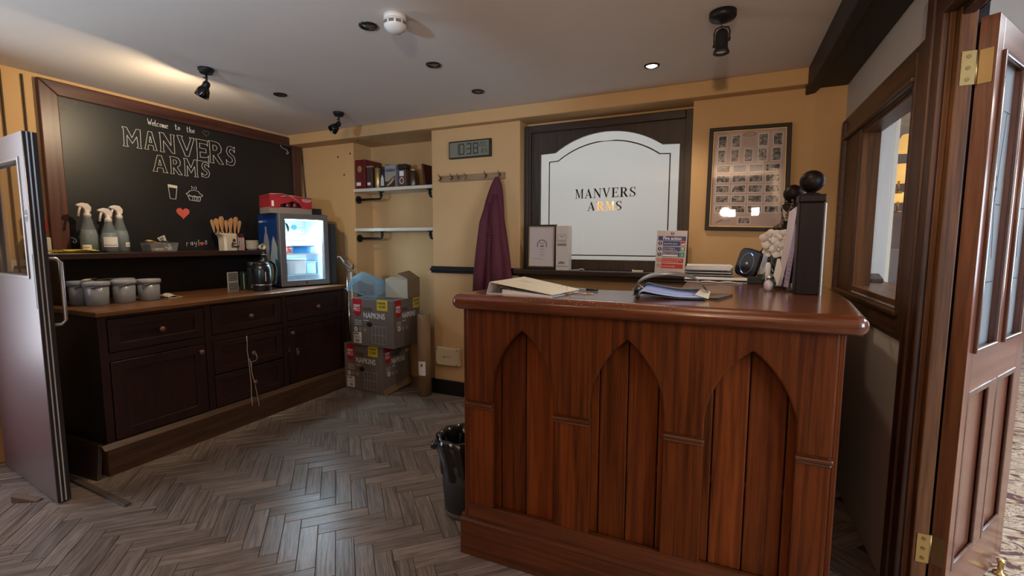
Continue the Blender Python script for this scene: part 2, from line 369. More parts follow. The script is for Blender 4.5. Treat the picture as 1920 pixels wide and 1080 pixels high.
# back wall: pier, alcove, window recess
wb = thing('wall_back', 'yellow painted back wall with pier, alcove and window recess', 'wall', (0, 0, 0), kind='structure')
part('plaster', B().box(XL, -3.16, 3.40, 3.8, 0, H), YEL, wb)
part('alcove_back', B().box(-3.16, -2.24, 3.64, 3.8, 0, H), YEL, wb)
part('pier', B().box(-2.24, -1.44, 3.31, 3.8, 0, H), YEL, wb, bevel=.006)
bk = B(); bk.box(-1.44, -.2, 3.45, 3.55, 0, 1.06); bk.box(-1.44, -.2, 3.45, 3.55, 2.19, H); bk.box(-.215, .75, 3.325, 3.55, 0, H)
part('window_wall', bk, YEL, wb)
part('corner_boxing', B().prism([(.405, 3.33), (.455, 3.295), (.612, 3.295), (.612, 3.33)], (0, 0, 0), (1, 0, 0), (0, 1, 0), 2.215), YEL, wb)
bh = B(); bh.box(XL, .41, 3.235, 3.64, 2.215, H)
struct('trim_1', bh, YEL, 'yellow painted bulkhead along the top of the back wall', 'bulkhead', bevel=.008)
bl = B()
for x, y, z in ((-3.35, 3.398, 2.10), (-3.28, 3.398, 1.93), (-3.2, 3.4, 2.12)): bl.cyl((x, y, z), (x, y - .004, z), .008, n=8)
for x in (-3.05, -2.9, -2.75): bl.cyl((x, 3.34, 2.2152), (x, 3.34, 2.213), .009, n=8)
part('screw_hole', bl, BLKP, wb)
# dado rail, sill, skirting
dr = B(); dr.box(-2.245, -1.42, 3.285, 3.31, 1.045, 1.10); dr.box(-2.25, -1.42, 3.275, 3.31, 1.062, 1.085); dr.box(-.22, .609, 3.30, 3.33, 1.0, 1.065)
struct('trim_2', dr, BLKP, 'black painted dado rail on the back wall', 'rail', bevel=.004)
sl = B(); sl.box(-1.46, -.17, 3.225, 3.45, 1.062, 1.097); sl.box(-1.44, -.2, 3.30, 3.45, 1.03, 1.062)
struct('trim_3', sl, wood('sill_dark_wood', (.014, .008, .006, 1), (.045, .024, .016, 1), 'x', 24, .05, .3, .1), 'dark brown wooden sill under the frosted window', 'sill', bevel=.006)
struct('baseboard_back', B().box(-2.25, -1.44, 3.29, 3.31, 0, .125).box(-2.26, -2.24, 3.29, 3.6, 0, .125).box(-1.44, .609, 3.30, 3.325, 0, .12), BLKP, 'black painted skirting board along the back wall', 'skirting', bevel=.004)
# right wall with window opening and doorway
wr = thing('wall_right', 'cream painted wall beside the desk', 'wall', (0, 0, 0), kind='structure')
X2 = .683
b = B(); b.box(XR, X2, 2.895, 3.8, 0, H); b.box(XR, X2, 1.98, 2.895, 0, 1.075); b.box(XR, X2, 1.98, 2.895, 1.86, H)
b.box(XR, X2, 1.98, 2.145, 1.0, 1.9); b.box(XR, X2, .95, 1.98, 2.05, H); b.box(XR, X2, YF, .95, 0, H)
part('plaster', b, CREAM, wr)
struct('wall_front', B().box(-4, .75, YF - .1, YF, 0, H), YEL, 'yellow wall behind the viewer', 'wall')
# beam
be = B(); be.box(.445, .609, .1, 3.33, 2.2, H); be.box(.405, .455, .1, 3.33, 2.175, H)
struct('trim_4', be, BEAM, 'dark stained ceiling beam above the right wall', 'beam', bevel=.006)
# ---------------------------------------------------------------- side window
w2 = thing('window_2', 'dark pine framed internal window in the cream wall', 'window', (0, 0, 0), kind='structure')
def member(name, y0, y1, z0, z1, m, x0=XR - .018, steps=True, horiz=False, inner=1):
    b = B(); b.box(x0, XR, y0, y1, z0, z1)
    part(name, b, m, w2, bevel=.006)
member('frame_jamb', 3.16, 3.27, .955, 1.99, DARKP_Z); member('frame_jamb', 2.055, 2.14, .955, 1.99, DARKP_Z)
member('frame_head', 2.14, 3.16, 1.89, 1.99, DARKP_Y)
member('frame_apron', 2.14, 3.16, .955, 1.045, DARKP_Y)
b = B(); b.box(XR - .034, XR, 3.16, 3.185, .98, 1.97); b.box(XR - .022, XR, 2.125, 2.148, .98, 1.97); b.box(XR - .034, XR, 2.13, 3.185, 1.865, 1.89); b.box(XR - .034, XR, 2.12, 3.185, 1.03, 1.055)
part('moulding', b, DARKP_Y, w2, bevel=.008)
b = B(); b.box(XR - .012, XR + .03, 2.89, 3.165, 1.04, 1.9); part('inner_lining', b, DARKP_Z, w2, bevel=.004)
b = B(); b.box(XR, X2, 2.88, 2.9, 1.07, 1.865); b.box(XR, X2, 2.138, 2.15, 1.07, 1.865); part('reveal_lining', b, P_Z, w2)
b = B(); b.box(XR, X2, 2.145, 2.9, 1.845, 1.865); b.box(XR - .005, X2, 2.145, 2.9, 1.065, 1.085); part('reveal_lining', b, P_Y, w2)
part('pane', B().box(.645, .649, 2.15, 2.885, 1.083, 1.847), GLASSR, w2)
# ---------------------------------------------------------------- doorway lining
dl = thing('trim_5', 'stained pine door lining and architrave of the open glazed door', 'door frame', (0, 0, 0), kind='structure')
JY = 1.935
b = B(); b.box(XR - .018, XR, JY, 2.052, 0, 2.12); b.box(XR - .026, XR, JY + .055, 2.050, 0, 2.12); part('architrave', b, DARKP_Z, dl, bevel=.006)
b = B(); b.box(XR, .626, JY, 1.985, 0, 2.04); part('jamb', b, P_Z, dl, bevel=.003)
b = B(); b.box(.626, .668, JY - .026, 1.985, 0, 2.04); part('door_stop', b, P_Z, dl, bevel=.004)
part('dark_gap_filler', B().box(.667, .705, 1.948, 1.99, 0, 2.04), BLKP, dl)  # black filler standing in for the shaded gap between stop and door
b = B(); b.box(XR - .02, .690, .95, JY + .1, 2.012, 2.12); part('head', b, DARKP_Y, dl, bevel=.003)
b = B(); b.box(XR + .02, .66, .95, JY, 1.99, 2.014); part('head_stop', b, DARKP_Y, dl, bevel=.003)
# ---------------------------------------------------------------- open glazed door
DA = R(33)
DM = Matrix.Translation((.677, 1.918, 0)) @ Matrix.Rotation(math.pi / 2 - DA, 4, 'Z')
d1 = thing('door_1', 'reddish pine door with etched glass panels standing open', 'door', M=DM, kind='structure')
DWd, DH, DT = .73, 1.975, .042
def dbox(x0, x1, z0, z1, y0=-DT, y1=0): return B().box(x0, x1, y0, y1, z0, z1)
part('stile', dbox(0, .055, .005, DH), DOORW, d1, bevel=.002); part('stile', dbox(DWd - .10, DWd, .005, DH), DOORW, d1, bevel=.002)
part('rail', dbox(.055, DWd - .10, .82, .95), DOORWX, d1, bevel=.002); part('rail', dbox(.055, DWd - .10, 1.88, DH), DOORWX, d1, bevel=.002); part('rail', dbox(.055, DWd - .10, .005, .20), DOORWX, d1, bevel=.002)
part('muntin', dbox(.300, .385, .95, 1.88), DOORW, d1, bevel=.002); part('muntin', dbox(.300, .385, .20, .82), DOORW, d1, bevel=.002)
GETCH = glassy('etched_door_glass', (.9, .93, .95), .10, .08, milk=.45, milkcol=(.62, .66, .68))
for x0, x1 in ((.055, .300), (.385, DWd - .10)):
    bd = shape([rect(x0 - .002, x1 + .002, .948, 1.882), rect(x0 + .012, x1 - .012, .963, 1.867)], .012, frame((0, -DT - .006, 0), (1, 0, 0), UP)); bd.transform(Matrix.Translation((0, .008, 0)))
    part('glazing_bead', bd, wood('bead_wood', (.06, .022, .012, 1), (.15, .06, .035, 1), 'z', 16, .05, .25, .05, coat=.4), d1, bevel=.003)
    gp = part('pane', dbox(x0, x1, .95, 1.88, -.024, -.020), GETCH, d1)
    xc = (x0 + x1) / 2; T = frame((xc, -.0245, 1.43), (1, 0, 0), UP); lw = .0025; ls = []
    def seg(a, b_, w=lw):
        ax, ay = a; bx, by = b_; L_ = math.hypot(bx - ax, by - ay); nx, ny = -(by - ay) / L_ * w / 2, (bx - ax) / L_ * w / 2
        return shape([[(ax + nx, ay + ny), (bx + nx, by + ny), (bx - nx, by - ny), (ax - nx, ay - ny)]], .0006, T)
    for a_, b__ in (((0, .43), (0, .22)), ((-.105, .30), (-.02, .30)), ((.04, .30), (.105, .30)), ((-.018, -.02), (-.05, -.28)), ((.018, -.02), (.0, -.28)), ((.0, -.03), (-.03, -.3)), ((-.025, -.26), (0, -.20)), ((0, -.20), (.025, -.26)), ((.025, -.26), (0, -.32)), ((0, -.32), (-.025, -.26)), ((-.105, -.26), (-.025, -.26)), ((.025, -.26), (.105, -.26)), ((0, -.32), (0, -.46)), ((.05, .0), (.105, .0)), ((-.05, .0), (-.105, .0)), ((.028, 0), (.075, .30)), ((.028, 0), (.06, -.18)), ((-.028, 0), (-.06, -.18))): ls.append(seg(a_, b__))
    for k in range(8):
        a = k * math.pi / 4; cx, cy = .03 * math.cos(a), .045 * math.sin(a) + .05
        c_, s_ = math.cos(a), math.sin(a)
        ls.append(shape([[(cx + p[0] * c_ - p[1] * s_, cy + p[0] * s_ + p[1] * c_) for p in circ(0, 0, .016, 10, ry=.007)]], .0006, T))
    for z in (-.02, -.05): ls.append(shape([circ(0, z, .006, 8, ry=.012)], .0006, T))
    part('etched_pattern', joinmesh(ls), mat('etched_lines', (.03, .035, .04), .5), gp)
for x0, x1 in ((.055, .300), (.385, DWd - .10)):
    part('panel', dbox(x0, x1, .20, .82, -DT + .012, -.012), DOORW, d1)
    bd = shape([rect(x0 - .002, x1 + .002, .198, .822), rect(x0 + .02, x1 - .02, .22, .80)], .010, frame((0, -DT, 0), (1, 0, 0), UP)); bd.transform(Matrix.Translation((0, .008, 0)))
    part('panel_moulding', bd, _M['bead_wood'], d1, bevel=.003)
part('hinge_edge', B().box(-.002, .0, -DT, 0, .005, DH), DOORE, d1)
for z in (1.83, .28):
    hg = B(T=DM.inverted())
    hg.box(.636, .670, JY - .0285, JY - .026, z - .05, z + .05)
    h = part('hinge', hg, BRASS, d1)
    q = B(); q.box(-.0045, -.002, -.036, -.004, z - .05, z + .05); part('leaf', q, BRASSD, h)
    q = B(); q.cyl((-.006, .002, z - .05), (-.006, .002, z + .05), .0055, n=10); part('knuckle', q, BRASSD, h)
    q = B(T=DM.inverted())
    for dz in (-.034, 0, .034): q.cyl((.653, JY - .0285, z + dz), (.653, JY - .0305, z + dz), .006, n=10)
    part('screw', q, BRASSD, h)
ds = thing('door_stopper', 'small brass post door stop on the carpet at the foot of the glazed door', 'door stop', (1.05, 2.36, 0))
part('post', B().lathe([(.022, 0), (.022, .006), (.009, .012), (.009, .045), (.014, .05), (.014, .058), (.004, .062)]), BRASS, ds)

# ---------------------------------------------------------------- side room beyond
cp = bpy.data.materials.new('patterned_carpet'); cp.use_nodes = True; N = cp.node_tree.nodes; L = cp.node_tree.links; bs = N['Principled BSDF']
tc = N.new('ShaderNodeTexCoord'); mp = N.new('ShaderNodeMapping'); mp.inputs['Rotation'].default_value = (0, 0, .5); mp.inputs['Scale'].default_value = (3.2, 8, 1); L.new(tc.outputs['Object'], mp.inputs[0])
n1 = N.new('ShaderNodeTexNoise'); n1.inputs['Scale'].default_value = 1.1; n1.inputs['Detail'].default_value = 3; n1.inputs['Distortion'].default_value = 3.2; L.new(mp.outputs[0], n1.inputs['Vector'])
rp = N.new('ShaderNodeValToRGB'); rp.color_ramp.interpolation = 'CONSTANT'; e = rp.color_ramp.elements
e[0].position = 0; e[0].color = (.10, .045, .045, 1); e[1].position = .43; e[1].color = (.36, .24, .14, 1)
for p_, c_ in ((.49, (.46, .39, .30, 1)), (.56, (.16, .07, .06, 1)), (.60, (.40, .32, .22, 1))): x = e.new(p_); x.color = c_
L.new(n1.outputs['Fac'], rp.inputs[0]); L.new(rp.outputs[0], bs.inputs['Base Color']); bs.inputs['Roughness'].default_value = .95
struct('floor_side_room', B().box(XR, 7, YF, 9, -.12, -.002), cp, 'brown and cream patterned carpet in the room beyond the open door', 'carpet')
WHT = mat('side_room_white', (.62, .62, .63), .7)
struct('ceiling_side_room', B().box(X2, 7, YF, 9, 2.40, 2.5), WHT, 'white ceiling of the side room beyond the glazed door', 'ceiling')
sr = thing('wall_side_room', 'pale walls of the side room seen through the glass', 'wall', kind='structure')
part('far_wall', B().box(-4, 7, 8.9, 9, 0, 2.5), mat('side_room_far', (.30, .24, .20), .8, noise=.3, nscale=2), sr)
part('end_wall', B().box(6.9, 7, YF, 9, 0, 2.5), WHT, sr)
part('near_wall', B().box(X2, 7, YF - .1, YF, 0, 2.5), WHT, sr)
part('pilaster', B().box(.683, .908, 3.55, 3.9, 0, 2.4), WHT, sr, bevel=.004)
part('post', B().box(.920, .945, 3.6, 3.64, 0, 2.4), mat('side_room_cream_post', (.72, .66, .55), .6), sr, bevel=.004)
part('ceiling_beam', B().box(1.5, 7, 3.2, 3.36, 2.25, 2.40), BEAM, sr)
tb = B()
for i in range(14): tb.box(.99, 4.2, 4.2 + i * .12, 4.312 + i * .12, 2.36, 2.385)
part('ceiling_boards', tb, mat('board_pale', (.55, .60, .66), .6), sr)
# back room behind the frosted window
br = thing('wall_back_room', 'dim brown walls behind the frosted window', 'wall', kind='structure')
DIM = mat('back_room_brown', (.10, .06, .035), .8)
part('far_wall', B().box(-4, .75, 6.5, 6.6, 0, 2.5), DIM, br)
part('side_wall', B().box(-4.1, -4, 3.8, 6.6, 0, 2.5).box(.65, .75, 3.8, 6.6, 0, 2.5), DIM, br)
part('back_floor', B().box(-4, .75, 3.8, 6.6, -.1, 0), DIM, br); part('back_ceiling', B().box(-4, .75, 3.56, 6.6, 2.42, 2.5), DIM, br)
def shade_lamp(name, loc, label, r=.09, h=.12, power=3, group='lamps in the side room', hang=None):
    t = thing(name, label, 'lamp', loc, group=group)
    part('lamp_shade', B().lathe([(r * .55, h), (r, 0)], cap0=False, cap1=False), mat('lit_yellow_shade', (.5, .32, .12), .8, emit=(1, .56, .17), es=1.25), t, solid=.002)
    part('stem', B().cyl((0, 0, -.09), (0, 0, .02), .008), BRASSD, t)
    part('backplate', B().lathe([(.03, -.10), (.035, -.09), (.01, -.08)]), BRASSD, t)
    if hang: part('arm', B().tube([(0, 0, -.09), (.03, 0, -.15), (.09, 0, -.17), (.13, .02, -.1), (hang, .02, .3)], .007), IRON, t)
    return t
# lamps in the side room, seen through the side window
shade_lamp('wall_lamp', (1.45, 5.45, 1.86), 'small lit yellow shade on a dark bracket, largest seen through the side window', .13, .16)
shade_lamp('wall_lamp', (1.37, 5.50, 1.70), 'low pair lamp with a lit yellow shade under the larger one', .075, .09)
shade_lamp('wall_lamp', (1.50, 5.62, 1.69), 'lower lit yellow shade right beside the low pair lamp', .075, .09)
shade_lamp('wall_lamp', (1.46, 5.2, 2.10), 'topmost lit shade under the boarded ceiling beyond the side window', .14, .14)
shade_lamp('wall_lamp', (1.62, 4.0, 1.62), 'lit yellow shade seen through the etched glass of the open door', .07, .09)
pl = B(); pl.box(1.1, 2.6, 6.4, 6.44, .2, 1.75); tag(part('wall_mural', pl, mat('mural_dark', (.10, .07, .08), .6, noise=.7, nscale=7)), 'dark mottled mural panel seen low through the side window', 'mural')
dc = thing('dining_chair', 'grey upholstered chair standing beyond the side window', 'chair', (1.42, 5.2, 0), .3)
CHG = mat('chair_grey', (.16, .15, .16), .8)
part('seat', B().box(-.2, .2, -.2, .2, .42, .48), CHG, dc, bevel=.01); part('backrest', B().box(-.2, .2, .17, .2, .55, 1.25), CHG, dc, bevel=.01)
for sx in (-1, 1):
    for sy in (-1, 1): part('leg', B().box(sx * .18 - .015, sx * .18 + .015, sy * .18 - .015, sy * .18 + .015, 0, .56 if sy > 0 else .42), CHG, dc)
ph = thing('desk_telephone', 'black desk telephone on a ledge behind the side window', 'telephone', (.80, 3.40, 1.07))
part('base', B().hexa([(-.06, -.05, 0), (.06, -.05, 0), (.06, .05, 0), (-.06, .05, 0)], [(-.06, -.05, .02), (.06, -.05, .02), (.06, .05, .05), (-.06, .05, .05)]), BLACK, ph, bevel=.004)
part('handset', B().tube([(-.05, -.04, .055), (-.045, 0, .075), (-.05, .045, .07)], .012), BLACK, ph)
tag(part('window_ledge', B().box(X2, .90, 2.42, 3.54, 1.04, 1.07), P_Y, bevel=.003), 'stained pine ledge on the far side of the side window', 'ledge')

# ---------------------------------------------------------------- frosted window
TW = frame((0, 3.45, 0), (1, 0, 0), UP)    # x right, z up, facing the room
w1 = thing('window_1', 'arched frosted window set in a dark oak board', 'window', kind='structure')
def archshape(x0, x1, z0, zs, xa, xb, zp, n=18):
    c = (xa + xb) / 2; hw = (xb - xa) / 2; hgt = zp - zs; r = (hw * hw + hgt * hgt) / (2 * hgt); cz = zp - r; a = math.asin(hw / r)
    return [(x0, z0), (x1, z0), (x1, zs - .004)] + [(c + r * math.sin(a - 2 * a * i / n), cz + r * math.cos(a - 2 * a * i / n)) for i in range(n + 1)] + [(x0, zs - .004)]
opening = archshape(-1.317, -.30, 1.172, 1.980, -1.20, -.415, 2.105)
def off(th): return TW @ Matrix.Translation((0, 0, th))
part('frame_board', shape([rect(-1.44, -.215, 1.097, 2.19), opening], .03, off(0)), WF_Z, w1, bevel=.003)
part('frame_edge', B().box(-1.44, -1.385, 3.395, 3.42, 1.097, 2.19), WF_Z, w1, bevel=.004)
part('frame_edge', B().box(-1.425, -1.40, 3.385, 3.40, 1.097, 2.19), WF_Z, w1, bevel=.004)
part('frame_edge', B().box(-.265, -.215, 3.395, 3.42, 1.097, 2.19), WF_Z, w1, bevel=.004)
part('frame_edge', B().box(-1.385, -.265, 3.395, 3.42, 2.135, 2.19), WF_X, w1, bevel=.004)
part('pane', B().box(-1.33, -.29, 3.452, 3.456, 1.165, 2.115), glassy('frosted_window_glass', (.9, .85, .8), .05, .02), w1)
TL = {
 'M': ([(0,0),(.3,0),(.3,.04),(.2,.06),(.2,.78),(.5,0),(.55,0),(.83,.8),(.83,.06),(.74,.04),(.74,0),(1.1,0),(1.1,.04),(1.0,.06),(1.0,.94),(1.1,.96),(1.1,1),(.85,1),(.57,.25),(.28,1),(0,1),(0,.96),(.13,.93),(.13,.06),(0,.04)],),
 'A': ([(0,0),(.3,0),(.3,.04),(.2,.07),(.27,.28),(.62,.28),(.7,.07),(.6,.04),(.6,0),(1,0),(1,.04),(.92,.06),(.55,1),(.48,1),(.12,.08),(0,.04)],[(.29,.34),(.6,.34),(.44,.76)]),
 'N': ([(0,0),(.3,0),(.3,.04),(.2,.07),(.2,.8),(.8,0),(.88,0),(.88,.93),(1,.96),(1,1),(.7,1),(.7,.96),(.81,.93),(.81,.3),(.28,1),(0,1),(0,.96),(.13,.9),(.13,.07),(0,.04)],),
 'V': ([(0,1),(.4,1),(.4,.96),(.3,.93),(.55,.25),(.8,.92),(.7,.96),(.7,1),(1,1),(1,.96),(.9,.93),(.54,0),(.47,0),(.1,.93),(0,.96)],),
 'E': ([(0,0),(.85,0),(.9,.25),(.85,.25),(.75,.06),(.35,.06),(.35,.48),(.6,.5),(.65,.38),(.69,.38),(.69,.66),(.65,.66),(.6,.54),(.35,.54),(.35,.94),(.7,.94),(.79,.78),(.84,.78),(.82,1),(0,1),(0,.96),(.14,.93),(.14,.07),(0,.04)],),
 'R': ([(0,0),(.48,0),(.48,.04),(.35,.07),(.35,.48),(.42,.48),(.75,0),(1.05,0),(1.05,.04),(.95,.06),(.62,.5),(.82,.6),(.85,.78),(.75,.94),(.5,1),(0,1),(0,.96),(.14,.93),(.14,.07),(0,.04)],[(.35,.54),(.5,.54),(.62,.64),(.63,.82),(.52,.93),(.35,.94)]),
 'S': ([(.05,0),(.1,0),(.14,.06),(.35,-.01),(.6,.04),(.74,.22),(.68,.42),(.3,.62),(.2,.76),(.26,.9),(.4,.96),(.57,.9),(.64,.7),(.69,.7),(.67,1),(.62,1),(.58,.95),(.35,1.01),(.14,.94),(.03,.74),(.12,.55),(.5,.35),(.58,.2),(.5,.08),(.35,.04),(.17,.1),(.09,.32),(.04,.32)],)}
def word(s, x0, x1, z, h):
    W = {'M': 1.1, 'A': 1., 'N': 1., 'V': 1., 'E': .9, 'R': 1.05, 'S': .75}; gap = .12
    tot = sum(W[c] for c in s) + gap * (len(s) - 1); k = (x1 - x0) / tot; x = x0; out = []
    for c in s:
        for lp in TL[c]: out.append([(x + p[0] * k, z + p[1] * h) for p in lp])
        x += (W[c] + gap) * k
    return out
# the frosted layer, left clear where the line and the letters are
lin_o = archshape(-1.257, -.360, 1.200, 1.925, -1.185, -.432, 2.048); lin_i = archshape(-1.249, -.368, 1.208, 1.918, -1.180, -.437, 2.039)
letters = word('MANVERS', -1.044, -.592, 1.632, .070) + word('ARMS', -.948, -.690, 1.538, .066)
FR = bpy.data.materials.new('frosted_film'); FR.use_nodes = True; N = FR.node_tree.nodes; L = FR.node_tree.links; N.remove(N['Principled BSDF'])
d = N.new('ShaderNodeBsdfDiffuse'); d.inputs[0].default_value = (.5, .49, .47, 1); t_ = N.new('ShaderNodeBsdfTranslucent'); t_.inputs[0].default_value = (.80, .86, .88, 1)
mx = N.new('ShaderNodeMixShader'); mx.inputs[0].default_value = .62; L.new(d.outputs[0], mx.inputs[1]); L.new(t_.outputs[0], mx.inputs[2])
gl = N.new('ShaderNodeBsdfGlossy'); gl.inputs['Roughness'].default_value = .12; mx2 = N.new('ShaderNodeMixShader'); mx2.inputs[0].default_value = .0
L.new(mx.outputs[0], mx2.inputs[1]); L.new(gl.outputs[0], mx2.inputs[2]); L.new(mx2.outputs[0], N['Material Output'].inputs[0])
c = shape([archshape(-1.33, -.288, 1.166, 1.99, -1.21, -.405, 2.113), lin_o, lin_i] + letters, 0, Matrix.Translation((0, 3.4575, 0)) @ Matrix.Rotation(math.pi / 2, 4, 'X'))
part('frosting', c, FR, w1)
brl = shade_lamp('table_lamp', (-1.146, 4.9, 1.60), 'lit shade glimpsed through the clear letters of the frosted window', .13, .16, group='lamps in the back room')

# ---------------------------------------------------------------- chalkboard
TCB = frame((XL, 0, 0), (0, 1, 0), UP)
cb = thing('chalkboard', 'large wall chalkboard in a brown wooden frame with chalk lettering', 'chalkboard', (XL, 2.4, 1.2))
def LT(d): return TCB @ Matrix.Translation((0, 0, d))
part('board', B(TCB).box(1.5, 3.3, 1.21, 2.25, .004, .014), CHALKB, cb, world=True)
part('frame_stile', B(TCB).prism([(1.452, 1.2), (1.545, 1.2), (1.545, 2.2), (1.452, 2.285)], (0, 0, 0), (1, 0, 0), (0, 1, 0), .035), CFR, cb, world=True, bevel=.006)
part('frame_stile', B(TCB).prism([(3.275, 1.2), (3.355, 1.2), (3.355, 2.285), (3.275, 2.2)], (0, 0, 0), (1, 0, 0), (0, 1, 0), .035), CFR, cb, world=True, bevel=.006)
part('frame_rail', B(TCB).prism([(1.452, 2.285), (1.545, 2.2), (3.275, 2.2), (3.355, 2.285)], (0, 0, 0), (1, 0, 0), (0, 1, 0), .035), CFRY, cb, world=True, bevel=.006)
CL = {
 'M': ([(0,0),(.28,0),(.22,.1),(.24,.6),(.5,.2),(.76,.6),(.8,.1),(.72,0),(1,0),(.95,.1),(.97,1),(.75,1),(.5,.5),(.25,1),(0,1),(.07,.9),(.06,.1)],),
 'A': ([(0,0),(.32,0),(.28,.1),(.33,.25),(.67,.25),(.72,.1),(.68,0),(1,0),(.94,.08),(.64,1),(.36,1),(.06,.08)],[(.4,.4),(.6,.4),(.5,.75)]),
 'N': ([(0,0),(.3,0),(.24,.1),(.26,.6),(.8,0),(.95,0),(.95,.9),(1,1),(.7,1),(.76,.9),(.74,.4),(.3,1),(0,1),(.06,.9),(.06,.1)],),
 'V': ([(0,1),(.32,1),(.26,.92),(.52,.3),(.78,.92),(.70,1),(1,1),(.62,0),(.42,0)],),
 'E': ([(0,0),(.95,0),(1,.3),(.85,.2),(.3,.17),(.3,.42),(.8,.42),(.8,.6),(.3,.6),(.3,.83),(.85,.82),(.95,.75),(.95,1),(0,1),(.07,.9),(.07,.1)],),
 'R': ([(0,0),(.32,0),(.28,.1),(.28,.38),(.7,0),(1,0),(.6,.42),(.85,.55),(.9,.75),(.75,.95),(.5,1),(0,1),(.07,.9),(.07,.1)],[(.3,.58),(.5,.6),(.6,.72),(.5,.83),(.3,.83)]),
 'S': ([(0,.02),(0,.3),(.12,.18),(.45,.16),(.68,.25),(.62,.38),(.2,.52),(.05,.72),(.2,.94),(.55,1),(.82,.92),(.95,1),(.95,.7),(.8,.8),(.5,.85),(.35,.72),(.5,.62),(.85,.5),(1,.28),(.8,.05),(.45,0),(.15,.05)],)}
def strokes(polys, r, name, m, parent, closed=True):
    b = B(TCB)
    for l in polys:
        q = [(p[0], p[1], .0148) for p in l]
        if closed: q.append(q[0])
        for p0, p1 in zip(q, q[1:]): b.cyl(p0, p1, r, n=4, caps=False)
    return part(name, b, m, parent, world=True)
for ch, y0, y1, z0, z1 in (('M', 1.881, 1.996, 1.960, 2.09), ('A', 2.012, 2.096, 1.963, 2.092), ('N', 2.113, 2.22, 1.962, 2.10), ('V', 2.238, 2.365, 1.958, 2.105), ('E', 2.375, 2.472, 1.940, 2.106), ('R', 2.475, 2.591, 1.938, 2.112), ('S', 2.617, 2.697, 1.938, 2.10),
                           ('A', 2.056, 2.157, 1.812, 1.932), ('R', 2.175, 2.259, 1.81, 1.938), ('M', 2.274, 2.379, 1.808, 1.94), ('S', 2.407, 2.471, 1.813, 1.934)):
    strokes([[(y0 + p[0] * (y1 - y0), z0 + p[1] * (z1 - z0)) for p in lp] for lp in CL[ch]], .0018, 'chalk_letter', CHALK, cb)
# small hand lettering drawn with strokes
HL = {'W': [[(0,1),(.15,.1),(.3,.6),(.45,.05),(.75,1)]], 'e': [[(.05,.3),(.5,.35),(.45,.55),(.2,.55),(.05,.3),(.15,.05),(.5,.1)]], 'l': [[(.1,1),(.1,.1),(.25,.0)]], 'c': [[(.5,.5),(.2,.55),(.05,.3),(.15,.05),(.5,.1)]],
      'o': [[(.25,.55),(.05,.3),(.2,.05),(.45,.2),(.45,.45),(.25,.55)]], 'm': [[(.05,0),(.05,.55),(.2,.5),(.25,0)], [(.25,.45),(.45,.5),(.5,0)]], 't': [[(.2,.95),(.2,.1),(.4,0)], [(0,.65),(.45,.65)]], 'h': [[(.1,1),(.1,0)], [(.1,.4),(.35,.55),(.45,.0)]],
      'n': [[(.05,0),(.05,.55)], [(.05,.45),(.35,.55),(.4,0)]], 'a': [[(.4,.5),(.1,.45),(.05,.15),(.3,.05),(.42,.5),(.45,0)]], 'y': [[(.05,.55),(.1,.2),(.4,.25)], [(.45,.55),(.4,-.2),(.1,-.2)]], 'g': [[(.4,.5),(.1,.45),(.05,.2),(.35,.15),(.42,.5),(.4,-.2),(.1,-.25)]], 'r': [[(.05,0),(.05,.55),(.35,.5)]], 'H': [[(0,0),(0,.8)], [(.4,0),(.4,.8)]]}
def hand(s, y, z, sz, adv, name='chalk_writing', r=.0022):
    ls = []
    for c_ in s:
        if c_ in HL: ls += [[(y + p[0] * sz * .8, z + p[1] * sz) for p in l] for l in HL[c_]]
        y += adv * (1.35 if c_ in 'W' else .55 if c_ in 'l' else 1)
    strokes(ls, r, name, CHALK, cb, closed=False)
hand('Welcome', 2.045, 2.138, .044, .0195); hand('to', 2.226, 2.143, .044, .020); hand('the', 2.310, 2.143, .044, .0215)
hand('H', 1.86, 1.262, .04, .03, r=.0018); hand('n', 2.12, 1.29, .03, .03, r=.0015); hand('r', 2.255, 1.265, .05, .03, r=.0018); hand('ay', 2.285, 1.272, .05, .028, r=.0018); hand('l', 2.345, 1.27, .045, .03, r=.0018)
strokes([circ(2.405, 1.287, .009, 8), circ(2.408, 1.305, .006, 8)], .0018, 'chalk_writing', CHALK, cb)
strokes([[(2.151, 1.728), (2.215, 1.722), (2.200, 1.622), (2.160, 1.624)]], .0022, 'chalk_pint_glass', CHALK, cb)
part('chalk_foam', shape([[(2.153, 1.708), (2.213, 1.704), (2.214, 1.722), (2.152, 1.727)]], .001, LT(.0145)), CHALK, cb, world=True)
strokes([[(2.276, 1.672), (2.29, 1.66), (2.30, 1.664), (2.32, 1.654), (2.34, 1.660), (2.36, 1.652), (2.38, 1.658), (2.403, 1.662), (2.40, 1.674), (2.385, 1.678), (2.37, 1.698), (2.335, 1.704), (2.305, 1.695), (2.293, 1.680)], [(2.29, 1.655), (2.302, 1.624), (2.378, 1.619), (2.388, 1.65)]], .0022, 'chalk_pie', CHALK, cb)
strokes([[(2.318 + .004, 1.65), (2.325, 1.625)], [(2.338, 1.65), (2.34, 1.624)], [(2.356, 1.65), (2.354, 1.624)], [(2.368, 1.65), (2.364, 1.624)], [(2.321, 1.71), (2.327, 1.722), (2.32, 1.735)], [(2.338, 1.71), (2.342, 1.72), (2.336, 1.73)], [(2.353, 1.71), (2.358, 1.722), (2.352, 1.735)]], .0016, 'chalk_steam', CHALK, cb, closed=False)
def heart(cx, cz, s): return [(cx + s * .0625 * 16 * math.sin(t) ** 3 / 1.0 * .55, cz + s * .034 * (13 * math.cos(t) - 5 * math.cos(2 * t) - 2 * math.cos(3 * t) - math.cos(4 * t))) for t in [2 * math.pi * i / 28 for i in range(28)]]
part('chalk_heart', shape([heart(2.246, 1.522, .088)], .001, LT(.0145)), CHALKR, cb, world=True)
